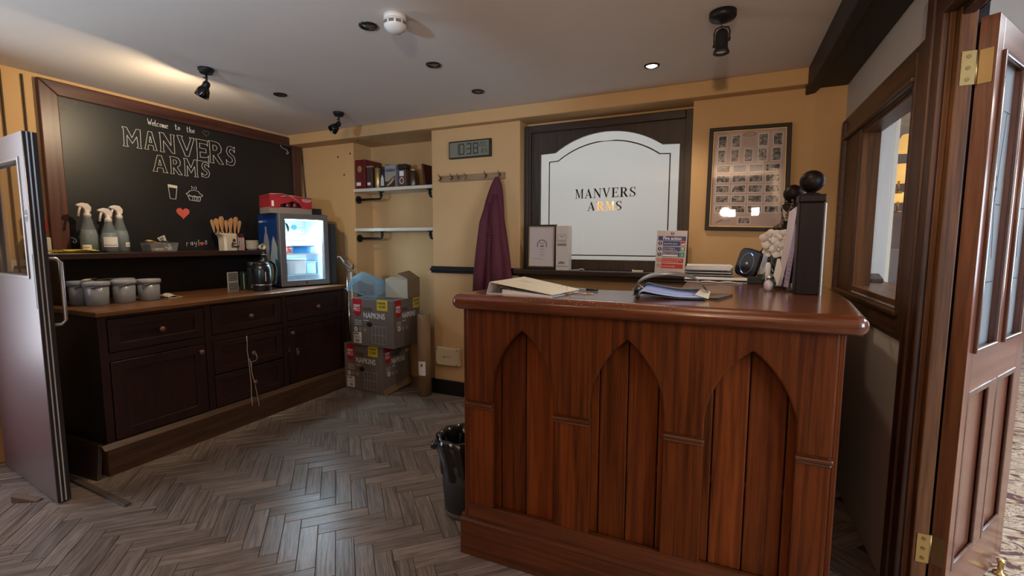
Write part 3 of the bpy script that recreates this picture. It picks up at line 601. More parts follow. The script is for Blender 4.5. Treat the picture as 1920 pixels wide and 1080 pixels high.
part('chalk_heart', shape([heart(2.373, 1.285, .030)], .001, LT(.0145)), CHALKR, cb, world=True)
strokes([heart(2.46, 2.165, .045)], .0014, 'chalk_outline_heart', CHALKF, cb)
def swirl(cy, cz, s, flip=1):
    a = [(cy + flip * s * (-.35 + .12 * math.cos(t) * (1 - t / 14)), cz + s * (.35 + .12 * math.sin(t) * (1 - t / 14))) for t in [i * .5 for i in range(10)]]
    bb_ = [(cy + flip * s * x, cz + s * z) for x, z in ((-.47, .3), (-.3, .1), (-.05, .02), (.2, -.02), (.35, -.15), (.42, -.3), (.3, -.42), (.18, -.33), (.25, -.25))]
    return a[::-1] + bb_
strokes([swirl(1.545, 1.325, .085)], .0022, 'chalk_swirl', CHALK, cb, closed=False)
strokes([swirl(3.193, 2.172, .10)], .0022, 'chalk_swirl', CHALK, cb, closed=False)
strokes([swirl(1.60, 2.155, .09, -1)], .0014, 'chalk_swirl', CHALKF, cb, closed=False)
strokes([[(1.815, 1.345), (1.83, 1.352), (1.84, 1.335), (1.828, 1.322), (1.812, 1.327)]], .0016, 'chalk_swirl', CHALK, cb, closed=False)
# cable beside the board
tag(part('wall_cable', B().tube([(XL + .04, 3.36, 2.28), (XL + .035, 3.372, 2.0), (XL + .04, 3.385, 1.75), (XL + .08, 3.37, 1.3)], .004).tube([(XL + .04, 3.36, 2.28), (XL + .03, 3.39, 2.0), (XL + .06, 3.39, 1.6), (XL + .09, 3.37, 1.2)], .003), BLACK), 'thin black cable hanging in the corner beside the chalkboard', 'cable')

# ---------------------------------------------------------------- framed photographs
PF = thing('picture_frame', 'framed sheet of many small railway photographs behind glass', 'picture', (.12, 3.325, 1.38))
TP = frame((0, 3.325, 0), (1, 0, 0), UP)
# the frame hangs very slightly out of level
FQ = [(-.118, 1.384), (.358, 1.370), (.345, 2.022), (-.112, 2.030)]
def lerpq(u, v): 
    a = Vector(FQ[0]).lerp(Vector(FQ[1]), u); b_ = Vector(FQ[3]).lerp(Vector(FQ[2]), u); p = a.lerp(b_, v); return (p.x, p.y)
def q4(u0, u1, v0, v1): return [lerpq(u0, v0), lerpq(u1, v0), lerpq(u1, v1), lerpq(u0, v1)]
part('frame', shape([q4(0, 1, 0, 1), q4(.055, .945, .035, .965)], .022, TP), BLKP, PF, world=True, bevel=.003)
part('slip', shape([q4(.052, .948, .033, .967), q4(.065, .935, .045, .955)], .012, TP), BRASSD, PF, world=True)
part('mount', shape([q4(.05, .95, .03, .97)], .004, TP), mat('mount_card', (.46, .34, .30), .8), PF, world=True)
PH = bpy.data.materials.new('old_photograph'); PH.use_nodes = True; N = PH.node_tree.nodes; L = PH.node_tree.links; bs = N['Principled BSDF']; bs.inputs['Roughness'].default_value = .5
tc = N.new('ShaderNodeTexCoord'); oi = N.new('ShaderNodeObjectInfo'); vm = N.new('ShaderNodeVectorMath'); vm.operation = 'ADD'; mm = N.new('ShaderNodeMath'); mm.operation = 'MULTIPLY'; mm.inputs[1].default_value = 50
L.new(oi.outputs['Random'], mm.inputs[0]); L.new(mm.outputs[0], vm.inputs[1]); L.new(tc.outputs['Object'], vm.inputs[0])
nn = N.new('ShaderNodeTexNoise'); nn.inputs['Scale'].default_value = 38; nn.inputs['Detail'].default_value = 4; nn.inputs['Distortion'].default_value = 1; L.new(vm.outputs[0], nn.inputs['Vector'])
rp = N.new('ShaderNodeValToRGB'); rp.color_ramp.elements[0].position = .42; rp.color_ramp.elements[0].color = (.012, .012, .015, 1); rp.color_ramp.elements[1].position = .68; rp.color_ramp.elements[1].color = (.42, .38, .36, 1)
L.new(nn.outputs['Fac'], rp.inputs[0]); L.new(rp.outputs[0], bs.inputs['Base Color'])
PHB = mat('blue_photograph', (.02, .06, .16), .5, noise=.8, nscale=45)
cells_ = []
for x0, x1 in ((.115, .235), (.285, .405), (.612, .735), (.785, .905)): cells_.append((x0, x1, .80, .925, 0))
for x0, x1 in ((.115, .225), (.28, .39), (.445, .56), (.612, .73), (.775, .895)): cells_.append((x0, x1, .66, .79, 0))
for r_ in range(5):
    for c_ in range(4):
        x0 = .11 + c_ * .20; cells_.append((x0, x0 + .18, .562 - r_ * .098, .642 - r_ * .098, 1 if (r_ == 0 and c_ in (1, 2)) else 0))
cells_.append((.40, .56, .062, .135, 0))
for x0, x1, v0, v1, bl_ in cells_:
    e_ = part('photo_border', shape([q4(x0, x1, v0, v1)], .001, TP @ Matrix.Translation((0, 0, .004))), mat('photo_white', (.62, .55, .50), .6), PF, world=True)
    part('photo_print', shape([q4(x0 + .012, x1 - .012, v0 + .009, v1 - .009)], .001, TP @ Matrix.Translation((0, 0, .0052))), PHB if bl_ else PH, e_, world=True)
part('crest', shape([circ(.120, 1.975, .038, 20, ry=.013), circ(.120, 1.975, .034, 20, ry=.010)], .0008, TP @ Matrix.Translation((0, 0, .0045))), mat('crest_brown', (.12, .04, .03), .6), PF, world=True)
part('crest_text', text('BRITISH RAIL', .012, TP @ Matrix.Translation((.092, 1.971, .0045)), .0005), _M['crest_brown'], PF, world=True)
for i in range(4): part('caption_line', B(TP).box(.085, .155, 1.945 - i * .012, 1.947 - i * .012, .0045, .005), mat('caption_grey', (.22, .15, .13), .6), PF, world=True)
strokes_ = B(TP); strokes_.tube([(-.055, 1.43, .0045), (-.03, 1.445, .0045), (-.01, 1.452, .0045), (-.045, 1.432, .0045), (0, 1.44, .0045), (.03, 1.447, .0045)], .0012, 5)
part('signature', strokes_, INKG, PF, world=True)
part('glass', shape([q4(.05, .95, .03, .97)], .002, TP @ Matrix.Translation((0, 0, .009))), GLASS, PF, world=True)

# ---------------------------------------------------------------- clock and coat rack on the pier
TPi = frame((0, 3.31, 0), (1, 0, 0), UP)
ck = thing('digital_clock', 'black framed digital wall clock showing 10:38', 'clock', (-1.86, 3.31, 1.97))
part('case', B(TPi).box(-2.055, -1.675, 1.968, 2.105, 0, .028), BLACK, ck, world=True, bevel=.004)
part('display', B(TPi).box(-2.045, -1.690, 1.979, 2.094, .0275, .029), mat('clock_lcd', (.17, .165, .115), .35), ck, world=True)
SEG = {'0': 'abcdef', '1': 'bc', '3': 'abcdg', '8': 'abcdefg', '2': 'abged', 'C': 'adef', '6': 'acdefg', '5': 'afgcd'}
def sevseg(ch, x, z, w_, h_, t_, T, name, parent):
    P = {'a': (x, x + w_, z + h_ - t_, z + h_), 'd': (x, x + w_, z, z + t_), 'g': (x, x + w_, z + h_ / 2 - t_ / 2, z + h_ / 2 + t_ / 2), 'b': (x + w_ - t_, x + w_, z + h_ / 2, z + h_), 'c': (x + w_ - t_, x + w_, z, z + h_ / 2), 'f': (x, x + t_, z + h_ / 2, z + h_), 'e': (x, x + t_, z, z + h_ / 2)}
    b = B(T)
    for s_ in SEG[ch]: q = P[s_]; b.box(q[0], q[1], q[2], q[3], .029, .0295)
    return part(name, b, INK, parent, world=True)
for ch, x in (('1', -2.005), ('0', -1.955), ('3', -1.89), ('8', -1.83)): sevseg(ch, x, 1.995, .045, .085, .008, TPi, 'digit', ck)
part('colon', B(TPi).box(-1.903, -1.897, 2.02, 2.026, .029, .0295).box(-1.903, -1.897, 2.05, 2.056, .029, .0295), INK, ck, world=True)
for ch, x, z in (('2', -1.772, 2.047), ('0', -1.75, 2.047), ('C', -1.722, 2.047), ('1', -1.768, 1.997), ('8', -1.748, 1.997), ('6', -1.718, 1.997)): sevseg(ch, x, z, .016, .034, .003, TPi, 'small_digit', ck)
rk = thing('coat_rack', 'worn wooden strip of brass coat hooks below the wall clock', 'coat rack', (-1.86, 3.31, 1.79))
part('rail', B(TPi).box(-2.155, -1.56, 1.79, 1.842, 0, .014), wood('rack_wood', (.16, .09, .045, 1), (.34, .21, .12, 1), 'x', 16, .08, .6, .2), rk, world=True, bevel=.003)
for x in (-2.14, -2.03, -1.97, -1.90, -1.72, -1.60):
    b = B(TPi); b.tube([(x, 1.833, .014), (x, 1.83, .035), (x, 1.842, .05), (x, 1.852, .052)], .004, 6); b.tube([(x, 1.83, .02), (x, 1.805, .03), (x, 1.80, .045), (x, 1.81, .052)], .004, 6); b.cyl((x, 1.822, .012), (x, 1.822, .018), .010, n=10)
    part('hook', b, BRASS if -2 < x < -1.8 else BRASSD, rk, world=True)
b = B(); grid = []   # coat hanging from the last hook
FAB = mat('maroon_fabric', (.085, .012, .022), .85, noise=.15, nscale=60, bump=.3)
ct = thing('hanging_coat', 'maroon coat hanging from the last hook of the wooden rack', 'coat', (-1.6, 3.25, .8))
rings = []
for z, xc, w_, d_ in ((1.80, -1.605, .010, .010), (1.775, -1.607, .030, .025), (1.72, -1.610, .050, .04), (1.62, -1.625, .073, .05), (1.53, -1.632, .085, .055), (1.44, -1.628, .088, .06), (1.36, -1.622, .094, .065), (1.25, -1.625, .115, .07), (1.12, -1.622, .136, .08), (.98, -1.622, .155, .085), (.86, -1.622, .17, .09), (.80, -1.622, .172, .09)):
    ring = []
    for i in range(40):
        a = 2 * math.pi * i / 40; f = 1 + .16 * math.sin(5 * a + z * 3) * min(1, (1.8 - z) * 2) + .07 * math.sin(11 * a - z * 5)
        ring.append((xc + w_ * math.cos(a) * f, min(3.305, 3.245 + d_ * math.sin(a) * f), z + .01 * math.sin(3 * a)))
    rings.append(ring)
part('body', B().rings(rings), FAB, ct, world=True, sub=1)
part('sleeve', B().tube([(-1.655, 3.20, 1.60), (-1.68, 3.18, 1.45), (-1.70, 3.175, 1.25), (-1.72, 3.17, 1.05), (-1.73, 3.17, .9)], .04, 12, rr=[.02, .038, .045, .048, .045]), FAB, ct, world=True)
part('sleeve', B().tube([(-1.595, 3.20, 1.66), (-1.585, 3.18, 1.48), (-1.575, 3.175, 1.36), (-1.565, 3.17, 1.12), (-1.555, 3.17, .9)], .04, 12, rr=[.02, .036, .03, .048, .045]), FAB, ct, world=True)
part('pocket_band', B().tube([(-1.66, 3.165, 1.37), (-1.62, 3.155, 1.365), (-1.55, 3.165, 1.36)], .008, 6), FAB, ct, world=True)
# junction box
jb = thing('junction_box', 'cream electrical junction box low on the pier', 'junction box', (-2.08, 3.31, .26))
part('back_box', B(TPi).box(-2.195, -1.965, .262, .418, 0, .045), mat('cream_plastic', (.55, .43, .27), .5), jb, world=True, bevel=.01)
part('lid', B(TPi).box(-2.19, -1.97, .267, .413, .045, .055), _M['cream_plastic'], jb, world=True, bevel=.006)
part('screw', B(TPi).cyl((-2.178, .278, .055), (-2.178, .278, .058), .006).cyl((-1.982, .278, .055), (-1.982, .278, .058), .006).cyl((-2.178, .402, .055), (-2.178, .402, .058), .006).cyl((-1.982, .402, .055), (-1.982, .402, .058), .006), BRASSD, jb, world=True)
part('print', shape([[(-2.115, .332), (-2.095, .332), (-2.105, .348)]], .0006, TPi @ Matrix.Translation((0, 0, .055))), INK, jb, world=True)
part('print', text('AXXIS', .02, TPi @ Matrix.Translation((-2.09, .333, .055)), .0006), INKG, jb, world=True)

# ---------------------------------------------------------------- alcove shelves
for k, (z, lab) in enumerate(((1.79, 'upper pale painted alcove shelf holding tins and jars'), (1.428, 'lower pale painted alcove shelf, empty'))):
    sh = thing('wall_shelf', lab, 'shelf', (-2.7, 3.5, z), group='alcove shelves')
    part('board', B().box(-3.155, -2.245, 3.375, 3.635, z - .028, z), SHELFW, sh, world=True, bevel=.003)
    for x, wx in ((-2.885, -3.158), (-2.35, -2.242)):
        s = 1 if wx < x else -1
        b = B(); b.cyl((x, 3.44, z - .028), (x, 3.44, z - .034), .030); b.tube([(x, 3.44, z - .03), (x, 3.44, z - .075), (x - s * .006, 3.44, z - .088), (x - s * .02, 3.44, z - .094), (wx + s * .01, 3.44, z - .094)], .011, 10)
        b.cyl((x, 3.44, z - .055), (x, 3.44, z - .07), .015); b.cyl((wx + s * .012, 3.44, z - .094), (wx, 3.44, z - .094), .036)
        part('pipe_bracket', b, IRON, sh, world=True)
GOLD = mat('gold_tin', (.45, .30, .12), .3, .7)
def jarlike(name, label, cat, loc, prof, m, lid=None, lidm=None, group=None, lab=None):
    t = thing(name, label, cat, loc, group=group); part('body', B().lathe(prof, n=20), m, t)
    if lid: part('lid', B().lathe(lid, n=20), lidm, t)
    return t
zs = 1.79; gs = 'tins and jars on the upper shelf'
t = thing('storage_tin', 'tall dark red gift tin at the end of the shelf against the alcove side', 'tin', (-3.095, 3.46, zs), 0, group=gs)
REDT = mat('dark_red_tin', (.12, .008, .012), .25, noise=.2, nscale=20)
part('body', B().box(-.045, .075, -.07, .16, 0, .265), REDT, t, bevel=.008); part('label', B().box(-.03, .02, -.0715, -.07, .03, .06), PAPER, t); part('emblem', shape([circ(.01, .18, .025, 14, ry=.03)], .001, frame((0, -.0705, 0), (1, 0, 0), UP)), mat('dull_gold', (.35, .2, .07), .4), t)
t = thing('storage_tin', 'slim brown and gold carton in front of the red tin', 'tin', (-2.985, 3.44, zs), .1, group=gs)
part('body', B().box(-.03, .03, -.04, .04, 0, .195), mat('brown_tin', (.07, .03, .02), .3), t, bevel=.004); part('lid', B().box(-.032, .032, -.042, .042, .19, .205), mat('pinkish_lid', (.30, .17, .14), .4), t, bevel=.002); part('label', B().box(-.022, .01, -.0412, -.04, .03, .055), PAPER, t)
t = thing('storage_tin', 'polished gold canister on the upper shelf', 'tin', (-2.925, 3.45, zs), group=gs)
part('body', B().lathe([(.028, 0), (.03, .004), (.03, .19), (.027, .195)], n=24), GOLD, t); part('lid', B().lathe([(.031, .185), (.031, .2), (.025, .203)], n=24), BLACKM, t)
t = thing('storage_jar', 'small black jar with a pale figure label on the upper shelf', 'jar', (-2.85, 3.46, zs), group=gs)
part('body', B().lathe([(.035, 0), (.038, .005), (.038, .15), (.03, .165)], n=20), BLACKM, t); part('lid', B().lathe([(.032, .165), (.032, .188), (.025, .19)], n=20), BLACK, t); part('label', shape([[(-.02, .02), (.02, .02), (.015, .09), (.0, .12), (-.015, .09)]], .001, frame((0, -.040, 0), (1, 0, 0), UP)), LGREY, t)
t = thing('storage_tin', 'brown round container at the back behind the gold canister', 'tin', (-2.88, 3.56, zs), group=gs)
part('body', B().lathe([(.04, 0), (.04, .21), (.036, .215)], n=20), mat('dark_brown_tin', (.06, .028, .018), .4), t); part('lid', B().lathe([(.042, .20), (.042, .225), (.038, .228)], n=20), _M['dark_brown_tin'], t)
t = thing('chocolate_tin', 'silver and brown chocolate drink tin with a swirl print', 'tin', (-2.745, 3.44, zs), -.05, group=gs)
part('body', B().box(-.062, .062, -.04, .04, 0, .20), mat('silver_tin', (.34, .33, .36), .4, .3), t, bevel=.006)
TG = frame((0, -.0405, 0), (1, 0, 0), UP)
CHOC = mat('chocolate_brown', (.045, .02, .01), .4)
part('print_base', shape([[(-.060, .005), (.060, .005), (.060, .10), (.03, .085), (-.02, .05), (-.060, .055)]], .0006, TG), CHOC, t)
part('print_swirl', joinmesh([shape([[(-.055, .07), (-.02, .105), (.05, .13), (.052, .115), (.0, .085), (-.05, .058)]], .0008, TG), shape([[(-.04, .02), (.0, .05), (.05, .09), (.054, .07), (.01, .03), (-.03, .012)]], .0010, TG)]), mat('wafer_tan', (.42, .28, .15), .5), t)
part('lettering', text('Galaxy', .042, TG @ Matrix.Translation((-.055, .140, .0002)), .0006, shear=.3, bold=.0006), CHOC, t)
t = thing('coffee_jar', 'glass jar with black lid and pale label beside the chocolate tin', 'jar', (-2.625, 3.45, zs), group=gs)
part('body', B().box(-.04, .04, -.035, .035, 0, .155), mat('coffee_brown', (.10, .05, .03), .2), t, bevel=.008); part('lid', B().box(-.045, .045, -.04, .04, .155, .20), BLACK, t, bevel=.006)
part('label', B().box(-.028, .018, -.0362, -.035, .095, .14), PAPER, t); part('emblem', shape([circ(-.005, .055, .024, 16, ry=.03), circ(-.005, .055, .017, 16, ry=.022)], .0008, frame((0, -.0355, 0), (1, 0, 0), UP)), LGREY, t)
t = thing('storage_jar', 'dark squat jar half behind the coffee jar on the upper shelf', 'jar', (-2.55, 3.48, zs), group=gs)
part('body', B().lathe([(.035, 0), (.038, .01), (.038, .12), (.03, .14)], n=20), mat('dark_amber', (.05, .025, .015), .2), t); part('lid', B().lathe([(.031, .14), (.031, .165)], n=20), GOLD, t)
t = thing('leather_folder', 'thin dark red folder standing alone on the upper shelf', 'folder', (-2.395, 3.50, zs), 0, group=gs)
part('cover', B().hexa([(-.01, -.07, 0), (.01, -.07, 0), (.01, .07, 0), (-.01, .07, 0)], [(-.035, -.07, .19), (-.015, -.07, .19), (-.015, .07, .19), (-.035, .07, .19)]), mat('dark_red_leather', (.06, .012, .01), .6), t, bevel=.003); part('spine', B().box(.008, .013, -.07, .07, 0, .02), _M['dark_red_leather'], t)
t = thing('storage_tray', 'dark flat tray lying along the end of the upper shelf', 'tray', (-2.40, 3.55, zs), group=gs)
part('base', B().box(-.14, .14, -.05, .05, 0, .012), _M['dark_red_leather'], t, bevel=.003); part('rim', shape([rect(-.14, .14, -.05, .05), rect(-.13, .13, -.04, .04)], .01, Matrix.Translation((0, 0, .012))), _M['dark_red_leather'], t)
# ================================================================ THE DRESSER
XD, Y0, Y1 = -3.09, 1.335, 3.15
dz = thing('dresser', 'long dark stained dresser with drawers, doors and a raised back shelf', 'dresser', (-3.45, 2.24, 0))
b = B(); b.box(XL + .002, XD - .005, Y0, Y0 + .02, .16, .885); b.box(XL + .002, XD - .005, Y1 - .02, Y1, .16, .885); b.box(XL + .002, XD - .02, Y0 + .02, Y1 - .02, .16, .87)
part('carcass', b, mat('dresser_side_dark', (.016, .012, .010), .5, noise=.3, nscale=8), dz, world=True, bevel=.003)
part('worktop', B().box(XL + .002, -3.065, Y0 - .012, Y1 + .012, .888, .918), DTOP, dz, world=True, bevel=.006)
for y0, y1 in ((Y0, 1.375), (1.908, 1.95), (2.495, 2.54), (3.125, Y1)): part('stile', B().box(XD - .012, XD + .006, y0, y1, .165, .888), DW_Z, dz, world=True, bevel=.002)
for y0, y1, z0, z1 in ((1.375, 1.908, .872, .888), (1.95, 2.495, .878, .888), (2.54, 3.125, .876, .888), (1.375, 1.908, .632, .678), (1.95, 2.495, .632, .675), (2.54, 3.125, .630, .680)):
    part('rail', B().box(XD - .012, XD + .004, y0, y1, z0, z1), DW_Y, dz, world=True, bevel=.002)
def front(name, y0, y1, z0, z1, m, inset=.055, knobs=()):
    T = frame((XD - .012, 0, 0), (0, 1, 0), UP)
    f = part(name, B(T).box(y0 + .003, y1 - .003, z0 + .003, z1 - .003, 0, .010), m, dz, world=True)
    fr = shape([rect(y0 + .003, y1 - .003, z0 + .003, z1 - .003), rect(y0 + inset, y1 - inset, z0 + inset * .85, z1 - inset * .85)], .009, T @ Matrix.Translation((0, 0, .010)))
    part('face_frame', fr, m, f, world=True, bevel=.003)
    for y, z in knobs:
        part('knob', B().lathe([(.008, 0), (.007, .012), (.016, .022), (.018, .028), (.014, .035), (.004, .038)], (XD + .007, y, z), 18, 'x'), mat('wooden_knob', (.14, .065, .045), .25, coat=.4), f, world=True)
    return f
front('drawer', 1.378, 1.905, .680, .870, DW_Y, .06, [(1.640, .775)]); front('drawer', 1.953, 2.492, .678, .876, DW_Y, .06, [(2.222, .772)]); front('drawer', 2.543, 3.122, .682, .874, DW_Y, .06, [(2.828, .765)])
front('door', 1.378, 1.905, .175, .630, DW_Z, .07, [(1.862, .585)])
front('drawer', 1.953, 2.492, .405, .630, DW_Y, .055, [(2.225, .50)]); front('drawer', 1.953, 2.492, .175, .400, DW_Y, .055, [(2.225, .285)])
front('door', 2.543, 3.122, .175, .628, DW_Z, .07, [(2.565, .585)])
b = B(); b.box(XL + .002, XD + .045, Y0 - .02, Y1, 0, .15); q = part('plinth', b, DPL, dz, world=True, bevel=.003)
part('plinth_cap', B().prism([(XD, .15), (XD + .045, .15), (XD + .008, .172), (XD, .172)], (0, Y0 - .03, 0), (1, 0, 0), (0, 0, 1), -(Y1 - Y0 + .03)), DPL, dz, world=True)
part('plinth_side', B().hexa([(XL + .002, Y0 - .12, 0), (XD + .04, Y0 - .075, 0), (XD + .04, Y0 - .055, 0), (XL + .002, Y0 - .10, 0)], [(XL + .002, Y0 - .04, .165), (XD - .02, Y0 - .03, .175), (XD - .02, Y0 - .01, .175), (XL + .002, Y0 - .02, .165)]), mat('plinth_dark', (.03, .018, .012), .5, noise=.3, nscale=10), dz, world=True)
# hutch
part('hutch_side', B().box(XL + .002, -3.575, Y0 + .055, Y0 + .08, .918, 1.192), DW_Z, dz, world=True, bevel=.002)
part('hutch_side', B().box(XL + .002, -3.60, 2.82, 2.845, .918, 1.192), DW_Z, dz, world=True, bevel=.002)
part('hutch_shelf', B().box(XL + .002, -3.565, Y0 - .01, 2.86, 1.192, 1.230), DW_Y, dz, world=True, bevel=.005)
part('hutch_back', B().box(XL + .002, XL + .012, Y0 + .06, 3.12, .918, 1.192), mat('hutch_back_dark', (.012, .007, .006), .6), dz, world=True)
b = B(); T = frame((XD + .002, 0, 0), (0, 1, 0), UP)
part('hasp_plate', B(T).box(2.535, 2.60, .435, .462, 0, .003), mat('hasp_steel', (.40, .36, .30), .4, .7), dz, world=True)
part('keyhole_plate', B(T).cyl((2.555, .57, 0), (2.555, .57, .004), .012), BRASSD, dz, world=True)
pd = thing('padlock', 'small brass padlock hanging from the hasp on the dresser door', 'padlock', (XD + .02, 2.612, .40))
part('lock_body', B().box(-.006, .006, -.012, .012, 0, .03), BRASS, pd, bevel=.003); part('shackle', B().tube([(0, -.008, .03), (0, -.008, .048), (0, 0, .056), (0, .008, .048), (0, .008, .03)], .002, 6), CHROME, pd)
STR = mat('string_white', (.50, .40, .33), .9)
xx = XD + .012
b = B(); b.tube([(xx, 2.19, .632), (xx, 2.192, .58), (xx, 2.188, .53), (xx, 2.195, .46), (xx, 2.20, .36), (xx, 2.205, .27), (xx + .01, 2.195, .20), (xx + .05, 2.17, .13)], .0026, 5)
b.tube([(xx + .035, 2.228, .498), (xx + .02, 2.25, .46), (xx + .01, 2.245, .44), (xx, 2.212, .435), (xx, 2.195, .465)], .0026, 5); b.tube([(xx, 2.212, .435), (xx, 2.214, .36), (xx, 2.235, .26), (xx + .01, 2.238, .2), (xx + .052, 2.222, .11)], .0026, 5)
tag(part('tied_string', b, STR), 'pale string looped round a middle drawer knob and hanging in two ends', 'string')

# ---------------------------------------------------------------- on the raised shelf
ZS = 1.230
CLEARP = glassy('translucent_bottle', (.80, .86, .90), .12, .15, milk=.30, milkcol=(.55, .60, .62)); LIQ = mat('bottle_liquid', (.30, .36, .38), .25, alpha=.75)
TRG = mat('trigger_cream', (.58, .50, .46), .4)
def spray(loc, label, k=1., lab=None, rot=0.):
    t = thing('spray_bottle', label, 'spray bottle', loc, rot, group='spray bottles on the dresser shelf')
    pr = [(.040, 0), (.045, .006), (.045, .11), (.040, .135), (.030, .17), (.022, .21), (.018, .225)]
    part('bottle', B().lathe([(r, z * k) for r, z in pr], n=24), CLEARP, t)
    part('liquid', B().lathe([(.042, .004), (.0425, .11 * k), (.036, .145 * k)], n=24), LIQ, t)
    z = .222 * k
    part('collar', B().lathe([(.020, z), (.020, z + .022), (.014, z + .03), (.013, z + .05)], n=18), TRG, t)
    part('trigger_head', B().prism([(.018, 0), (.022, .03), (.006, .052), (-.022, .056), (-.052, .046), (-.054, .034), (-.03, .030), (-.016, .018), (-.014, 0)], (-.011, 0, z + .035), (0, 1, 0), (0, 0, 1), .022), TRG, t, bevel=.004)
    part('trigger', B().tube([(0, -.032, z + .066), (0, -.040, z + .04), (0, -.046, z + .005)], .006, 8, rr=[.007, .006, .007]), TRG, t)
    T = Matrix.Rotation(.0, 4, 'Z'); ri = []
    if lab:
        a0, a1, z0, z1 = lab; g = [[(.0462 * math.cos(a0 + (a1 - a0) * i / 8), .0462 * math.sin(a0 + (a1 - a0) * i / 8), z) for i in range(9)] for z in (z0, z1)]
        part('label', B().sheet(g), PAPER, t)
        g = [[(.0466 * math.cos(a0 + .1 + (a1 - a0 - .3) * i / 8), .0466 * math.sin(a0 + .1 + (a1 - a0 - .3) * i / 8), z) for i in range(9)] for z in (z0 + .010, z0 + .014)]
        part('label_print', B().sheet(g), INKG, t)
    return t
spray((-3.69, 1.594, ZS), 'tall spray bottle nearest the yellow cloths on the dresser shelf', 1., (-1.2, -.2, .02, .05))
spray((-3.640, 1.680, ZS), 'shorter spray bottle with a large white label between two taller ones', .87, (-1.15, .6, .035, .10))
spray((-3.69, 1.765, ZS), 'tall spray bottle with a small side label nearest the clear tub', .985, (.1, 1.1, .035, .065))
YC = mat('yellow_cloth', (.60, .45, .04), .9, noise=.3, nscale=40)
dt = thing('folded_duster', 'folded yellow dusters lying on the end of the dresser shelf', 'cloth', (-3.66, 1.48, ZS))
for k in range(3):
    g = [[(-.07 + .14 * i / 6 + .008 * k, -.10 + k * .02 + .17 * j / 8, .004 + k * .006 + .004 * math.sin(i * 1.3 + j + k)) for j in range(9)] for i in range(7)]
    part('fold', B().sheet(g), YC, dt, solid=.003)
dw = thing('duster_wrapper', 'flat white wrapper under the yellow dusters', 'wrapper', (-3.68, 1.40, ZS)); part('sheet', B().box(-.06, .06, -.05, .05, 0, .004), PAPER, dw, bevel=.001)
mk = thing('marker_pen', 'black marker pen between the dusters and the spray bottles', 'pen', (-3.60, 1.60, ZS + .007), .2); part('barrel', B().cyl((0, -.05, 0), (0, .04, 0), .006), BLACK, mk); part('cap', B().cyl((0, .04, 0), (0, .065, 0), .007), BLACK, mk)
# clear tub of oddments
CLP = glassy('clear_plastic_tub', (.9, .92, .94), .12, .08, milk=.16, milkcol=(.7, .7, .7))
def opentub(x, y, z0, h, ex=.006, fl=.0):
    b = B(); r = lambda s, z: [(-x * s, -y * s, z), (x * s, -y * s, z), (x * s, y * s, z), (-x * s, y * s, z)]
    b.rings([r(.9, z0), r(1, h)], True, False, smooth=False); return b
tt = thing('oddments_tub', 'small clear plastic tub of oddments on the dresser shelf', 'tub', (-3.68, 1.995, ZS)); part('walls', opentub(.06, .092, .001, .062), CLP, tt, solid=.002)
part('rim', shape([rect(-.064, .064, -.096, .096), rect(-.058, .058, -.09, .09)], .006, Matrix.Translation((0, 0, .058))), CLP, tt)
t = thing('crumpled_cloth', 'crumpled tan cloth sticking out of the clear tub', 'cloth', (-3.68, 1.955, ZS + .055)); g = [[(-.035 + .07 * i / 5, -.045 + .08 * j / 6, .012 + .018 * math.sin(j * .9 + .4) * (1 - abs(i - 2.5) / 4)) for j in range(7)] for i in range(6)]; part('fabric', B().sheet(g), mat('tan_cloth', (.5, .33, .18), .9), t, solid=.003)
t = thing('seed_packet', 'pale card packet standing up in the clear tub', 'packet', (-3.68, 2.01, ZS + .045), .2); part('card', B().prism([(-.035, .03), (.02, .052), (.035, .01), (.075, -.04), (.05, -.035), (-.01, .005)], (0, 0, .02), (0, 1, 0), (0, 0, 1), .004), LGREY, t); part('print', B().prism([(-.02, .03), (.008, .04), (.014, .022), (-.014, .014)], (.0042, 0, .02), (0, 1, 0), (0, 0, 1), .0006), INKG, t)
t = thing('sunglasses', 'dark wrapped object on top of the clear tub', 'accessory', (-3.66, 2.02, ZS + .06)); part('lens', B().ball((0, -.014, .01), .014, sz=.8), BLACK, t); part('lens', B().ball((0, .018, .008), .015, sz=.8), BLACK, t)
for i in range(5):
    t = thing('small_sachet', ['brown sachet lying in the clear tub', 'pale sachet lying deepest in the clear tub', 'cream sachet lying in the clear tub', 'dark sachet at the near end of the clear tub', 'white crumpled sachet at the far end of the clear tub'][i], 'sachet', (-3.68, 1.94 + i * .028, ZS + .006), i, group='sachets in the clear tub')
    part('pouch', B().box(-.022, .022, -.012, .012, 0, .012 + .003 * i), mat('sachet%d' % 0, (.3, .18, .12), .6) if i in (0, 3) else LGREY, t, bevel=.003)
# jug of wooden spoons
jg = thing('water_jug', 'cream pub water jug with black script lettering holding wooden spoons', 'jug', (-3.68, 2.503, ZS))
JC = mat('jug_cream', (.56, .45, .31), .35)
b = B(); rr = lambda hx, hy0, hy1, z, c=.012: [(-hx + c, hy0, z), (hx - c, hy0, z), (hx, hy0 + c, z), (hx, hy1 - c, z), (hx - c, hy1, z), (-hx + c, hy1, z), (-hx, hy1 - c, z), (-hx, hy0 + c, z)]
b.rings([rr(.045, -.055, .052, 0), rr(.046, -.056, .052, .09), rr(.046, -.062, .052, .115), rr(.044, -.085, .053, .138)], True, False, smooth=False); part('body', b, JC, jg, solid=.004)
part('handle', B().tube([(0, .05, .115), (0, .075, .115), (0, .085, .10), (0, .085, .05), (0, .075, .032), (0, .05, .03)], .007), JC, jg)
TJ = frame((.0478, 0, 0), (0, 1, 0), UP)
part('print_dot', shape([circ(.018, .082, .013)], .0008, TJ), mat('jug_maroon', (.06, .012, .012), .5), jg)
